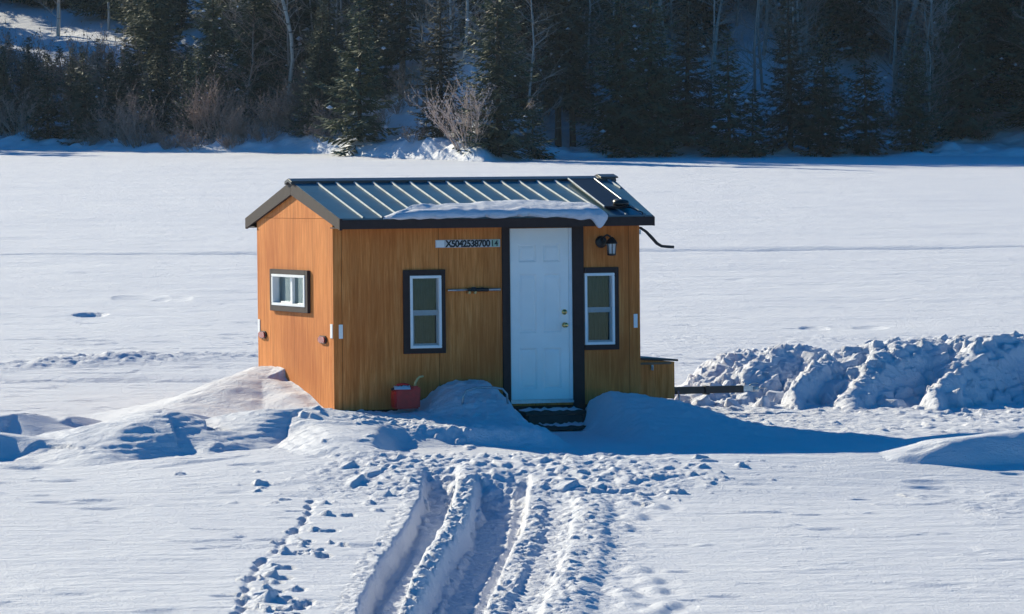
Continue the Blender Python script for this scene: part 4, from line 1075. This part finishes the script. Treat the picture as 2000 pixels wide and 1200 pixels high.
# bent pipe under the right end of the eave
mb = MB(); mb.tube([(3.88, .08, 2.15), (3.96, .08, 2.135), (4.03, .08, 2.09), (4.10, .08, 2.02), (4.17, .08, 1.945), (4.23, .08, 1.912), (4.30, .08, 1.904), (4.39, .08, 1.898)], [.016, .017, .018, .021, .02, .018, .018, .018], 10); mb.build('bent_pipe', M['rubber'], hut, True)
mb = MB(); mb.box((3.912, .05, 2.06), (3.95, .11, 2.115)); mb.build('pipe_bracket', M['steel'], hut)

# solar panel on the roof
def RP(x, y, h=0.0):
    n_ = Vector((0, -slope, 1)).normalized(); return Vector((x, y, roofz(y))) + n_ * h
so = MB(); so.add([RP(3.395, -.17, .05), RP(3.735, -.17, .05), RP(3.83, 1.39, .05), RP(3.49, 1.39, .05), RP(3.395, -.17, .028), RP(3.735, -.17, .028), RP(3.83, 1.39, .028), RP(3.49, 1.39, .028)], [(0, 1, 2, 3), (7, 6, 5, 4), (0, 4, 5, 1), (1, 5, 6, 2), (2, 6, 7, 3), (3, 7, 4, 0)])
solar = so.build('solar_panel', M['solar'], hut)
mb = MB(); q = [RP(3.395, -.17, .052), RP(3.735, -.17, .052), RP(3.83, 1.39, .052), RP(3.49, 1.39, .052)]
mb.tube([q[3], q[0]], .011, 6, 1); mb.tube([q[1], q[2]], .007, 6, 0); mb.tube([q[2], q[3]], .007, 6, 0); mb.tube([q[0], q[1]], .006, 6, 2)  # left edge shares the ribs' pale glint colour
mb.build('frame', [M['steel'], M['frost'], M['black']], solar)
mb = MB(); mb.lathe(RP(3.645, -.06, .055), (0, -slope, 1), [(.095, 0), (.10, .03), (.085, .05), (.03, .062)], 14); mb.build('cable_box', M['black'], solar, True)
mb = MB(); mb.tube([RP(3.65, -.14, .07), RP(3.72, -.3, .05), RP(3.80, -.39, .03), RP(3.83, -.435, -.05)], .008, 6); mb.build('cable', M['rubber'], solar, True)

# battery box and trailer tongue on the right
mb = MB(); mb.prism([(HL + .001, .5, 0.02), (HL + .001, .5, .515), (4.545, .5, .475), (4.545, .5, 0.02)], (0, 2.0, 0)); box = mb.build('storage_box', M['ply'], hut)
mb = MB(); mb.prism([(HL + .002, .47, .520), (HL + .002, .47, .545), (4.585, .47, .505), (4.585, .47, .480)], (0, 2.06, 0)); mb.build('lid', M['black'], box, bevel=.003)
mb = MB(); mb.box((HL + .03, .488, .445), (4.50, .499, .472)); mb.build('batten', M['ply_dark'], box)
mb = MB(); mb.box((4.235, .480, .375), (4.262, .4995, .44)); mb.tube([(4.248, .478, .43), (4.248, .470, .40), (4.250, .478, .375)], .007, 6); mb.build('latch', M['steel'], box)
tg = MB(); tg.box((4.548, 1.66, .015), (5.93, 1.74, .105)); tg.box((5.40, 1.63, .0), (5.46, 1.77, .112))
tongue = tg.build('trailer_tongue', M['black'], hut, bevel=.006)
mb = MB(); mb.box((5.931, 1.665, .03), (6.06, 1.735, .10)); mb.lathe((6.10, 1.70, .02), (0, 0, 1), [(.05, 0), (.055, .03), (.05, .06), (.02, .075)], 12)
mb.build('coupler', M['steel'], tongue, bevel=.004)
mb = MB(); mb.tube([(6.02, 1.70, .10), (6.06, 1.69, .125), (6.14, 1.69, .13)], .009, 6); mb.tube([(6.1, 1.7, .06), (6.2, 1.66, .07), (6.24, 1.64, .065)], .008, 6); mb.build('coupler_lever', M['steel'], tongue, True)
mb = MB(); mb.tube([(5.02, 1.62, .06), (5.03, 1.60, -.05), (5.05, 1.60, -.2)], .012, 6); mb.build('safety_chain', M['steel'], tongue, True)

def local_thing(name, label, cat, x, y, z):
    e = empty(name, tuple(hutw(x, y, z)), label, cat); e.rotation_euler = hut.rotation_euler; return e

# bar hanging on two pegs
for xx in (1.700, 1.775):
    mb = MB(); mb.tube([(xx, -.0005, 1.385), (xx, -.05, 1.380), (xx, -.062, 1.40)], [.016, .015, .012], 8); mb.build('peg', M['tan'], hut, True)
bar = local_thing('ice_rod', 'thin grey rod with black grip hung level on the wall beside the door', 'rod', 1.43, -.045, 1.418)
mb = MB(); mb.tube([(0, 0, 0), (.24, 0, .001)], .013, 8); mb.tube([(.515, 0, -.001), (.665, 0, .0)], .017, 8); mb.build('shaft', M['steel'], bar, True)
mb = MB(); mb.tube([(.241, 0, .002), (.26, 0, .002), (.36, 0, .002), (.37, 0, .002), (.50, 0, 0), (.514, 0, 0)], [.014, .02, .02, .024, .022, .018], 10); mb.box((.30, -.012, .012), (.35, .012, .034)); mb.box((.42, -.01, .014), (.45, .01, .03)); mb.build('grip', M['black'], bar)

# steps
st = local_thing('door_steps', 'dark snowy wooden steps sunk in snow below the white door', 'steps', 2.28, 0, 0)
for (xa, xb, ya, yb, zt) in ((0.02, .80, -.34, -.03, -.055), (.14, .82, -.66, -.345, -.225)):
    mb = MB(); mb.box((xa, ya, zt - .045), (xb, yb, zt)); tr_ = mb.build('tread', M['wood_dark'], st, bevel=.004)
    mb = MB(); n_ = 16; rr = random.Random(int(zt * 1000))
    vs = [(xa + .01 + (xb - xa - .02) * i / n_, ya + .005 + (yb - ya - .02) * j / 4, zt + .001 + (0 if (j in (0,) or i in (0, n_)) and rr.random() < .6 else .006 + .03 * rr.random() * (.4 + j / 5))) for j in range(5) for i in range(n_ + 1)]
    mb.add(vs, [(j * (n_ + 1) + i, j * (n_ + 1) + i + 1, (j + 1) * (n_ + 1) + i + 1, (j + 1) * (n_ + 1) + i) for j in range(4) for i in range(n_)])
    mb.build('snow_cover', M['snow'], tr_, True)
for xx in (.06, .76):
    mb = MB(); mb.prism([(xx, -.62, -.44), (xx, -.62, -.272), (xx, -.345, -.272), (xx, -.345, -.102), (xx, -.04, -.102), (xx, -.04, -.44)], (.035, 0, 0)); mb.build('stringer', M['wood_dark'], st)
mb = MB(); mb.box((.10, -.335, -.225), (.755, -.32, -.104)); mb.build('riser', M['wood_dark'], st)

# fuel can
can = local_thing('fuel_can', 'red plastic fuel can with snow on top standing in snow by the front wall', 'fuel can', .80, -.30, .02)
mb = MB(); mb.prism([(-.155, -.09, 0), (-.165, -.09, .20), (-.14, -.09, .235), (.02, -.09, .235), (.08, -.09, .27), (.15, -.09, .27), (.165, -.09, .23), (.155, -.09, 0)], (0, .18, 0)); cb = mb.build('body', M['red'], can, bevel=.018)
mb = MB(); mb.tube([(-.12, 0, .235), (-.10, 0, .285), (-.03, 0, .295), (.03, 0, .285), (.06, 0, .26)], .015, 8); mb.build('handle', M['red'], can, True)
mb = MB(); mb.tube([(.115, 0, .265), (.125, 0, .31), (.15, 0, .35), (.175, 0, .375), (.225, 0, .382)], [.018, .015, .013, .012, .010], 8); mb.build('spout', M['tan'], can, True)
mb = MB(); mb.lathe((-.155, 0, .225), (-.4, 0, 1), [(.022, 0), (.022, .025), (.01, .03)], 10); mb.build('cap', M['black'], can)
mb = MB(); n_ = 12; rr = random.Random(3)
vs = [(-.15 + .20 * i / n_, -.085 + .15 * j / 5, .232 + (0 if i in (0, n_) or j in (0, 5) else .02 + .03 * rr.random())) for j in range(6) for i in range(n_ + 1)]
mb.add(vs, [(j * (n_ + 1) + i, j * (n_ + 1) + i + 1, (j + 1) * (n_ + 1) + i + 1, (j + 1) * (n_ + 1) + i) for j in range(5) for i in range(n_)])
sn = mb.build('snow_cover', M['snow'], can, True)

# bent metal hoop half buried right of the can
hp = local_thing('metal_hoop', 'pale bent metal hoop half buried in the snow mound between fuel can and door', 'hoop', 1.31, -.95, .135)
mb = MB(); mb.tube([(-.02, 0, -.12), (0, 0, .05), (.04, 0, .112), (.15, 0, .142), (.375, 0, .142), (.49, 0, .121), (.545, 0, .06), (.565, .02, -.12)], .013, 10); mb.build('hoop', M['steel'], hp, True)

# roof snow
def roof_snow():
    nu, nv = 150, 34
    x0, x1 = .50, 3.335
    top = [(x0, -.385), (.72, -.17), (.95, -.02), (1.4, .13), (1.9, .26), (2.4, .34), (2.8, .26), (3.05, .22), (3.335, .0)]
    V1 = []; V0 = []
    for i in range(nu + 1):
        f = i / nu; x = x0 + (x1 - x0) * f
        yt = float(np.interp(x, [p[0] for p in top], [p[1] for p in top])) + 0.018 * float(fbm(np.array([x * 4]), np.array([.5]), 7, 3)[0])
        hang = 0.012 + 0.02 * float(fbm(np.array([x * 7]), np.array([2.5]), 8, 2)[0]) + .13 * math.exp(-((x - 3.23) / .085) ** 2) + .05 * math.exp(-((x - 3.0) / .12) ** 2)
        tk = (.085 + .03 * float(fbm(np.array([x * 1.8]), np.array([1.0]), 9, 3)[0])) * min(1, (x - x0) / .45 + .02) ** .7 * min(1, (x1 - x) / .1 + .1) ** .5
        for j in range(nv + 1):
            g_ = j / nv
            L1 = (yt - YE); tot = L1 + hang; s_ = g_ * tot
            h = tk * min(1, (s_ / max(.16, .35 * L1)) ** .6) * (1 if s_ < L1 else max(.35, 1 - .65 * (s_ - L1) / max(hang, .02)))
            h *= 1 + .25 * float(fbm(np.array([x * 6]), np.array([g_ * 3.0]), 19, 2)[0])
            if s_ <= L1:
                p = RP(x, yt - s_, 0); n_ = Vector((0, -slope, 1)).normalized(); a = min(1, max(0, (s_ - L1 + .05) / .05)); n_ = (n_ * (1 - a) + Vector((0, -1, .3)).normalized() * a).normalized()
            else:
                p = RP(x, YE, 0) + Vector((0, -.02, -(s_ - L1))); n_ = Vector((0, -1, .1)).normalized()
            V1.append(p + n_ * max(h, .004)); V0.append(p + n_ * .002)
    mb = MB(); k_ = nv + 1; off = (nu + 1) * k_
    mb.v = [tuple(v) for v in V1 + V0]
    for i in range(nu):
        for j in range(nv):
            a = i * k_ + j; mb.f.append((a, a + k_, a + k_ + 1, a + 1)); mb.f.append((off + a, off + a + 1, off + a + k_ + 1, off + a + k_))
        a = i * k_; mb.f.append((a, off + a, off + a + k_, a + k_)); a = i * k_ + nv; mb.f.append((a, a + k_, off + a + k_, off + a))
    for j in range(nv):
        mb.f.append((j, j + 1, off + j + 1, off + j)); a = nu * k_ + j; mb.f.append((a, off + a, off + a + 1, a + 1))
    mb.mi = [0] * len(mb.f)
    o = mb.build('roof_snow', M['snow'], None, True)
    o.location = tuple(HUT_O); o.rotation_euler = hut.rotation_euler
    tag(o, 'long strip of leftover snow lying along the front eave of the hut roof, right end drooping', 'roof snow')
roof_snow()

hz_b = MB(); hz_b.box((-320, -80, -1.6), (320, 440, 62)); hzm = bpy.data.materials.new('haze'); hzm.use_nodes = True
ht = hzm.node_tree; ht.nodes.remove(ht.nodes['Principled BSDF']); vp = ht.nodes.new('ShaderNodeVolumePrincipled')
vp.inputs['Color'].default_value = (0.62, 0.78, 1.0, 1); vp.inputs['Density'].default_value = 0.00009; vp.inputs['Anisotropy'].default_value = 0.2
ht.links.new(vp.outputs[0], ht.nodes['Material Output'].inputs['Volume'])
tag(hz_b.build('haze', hzm), 'thin cold air haze over the lake', None, None, 'stuff')
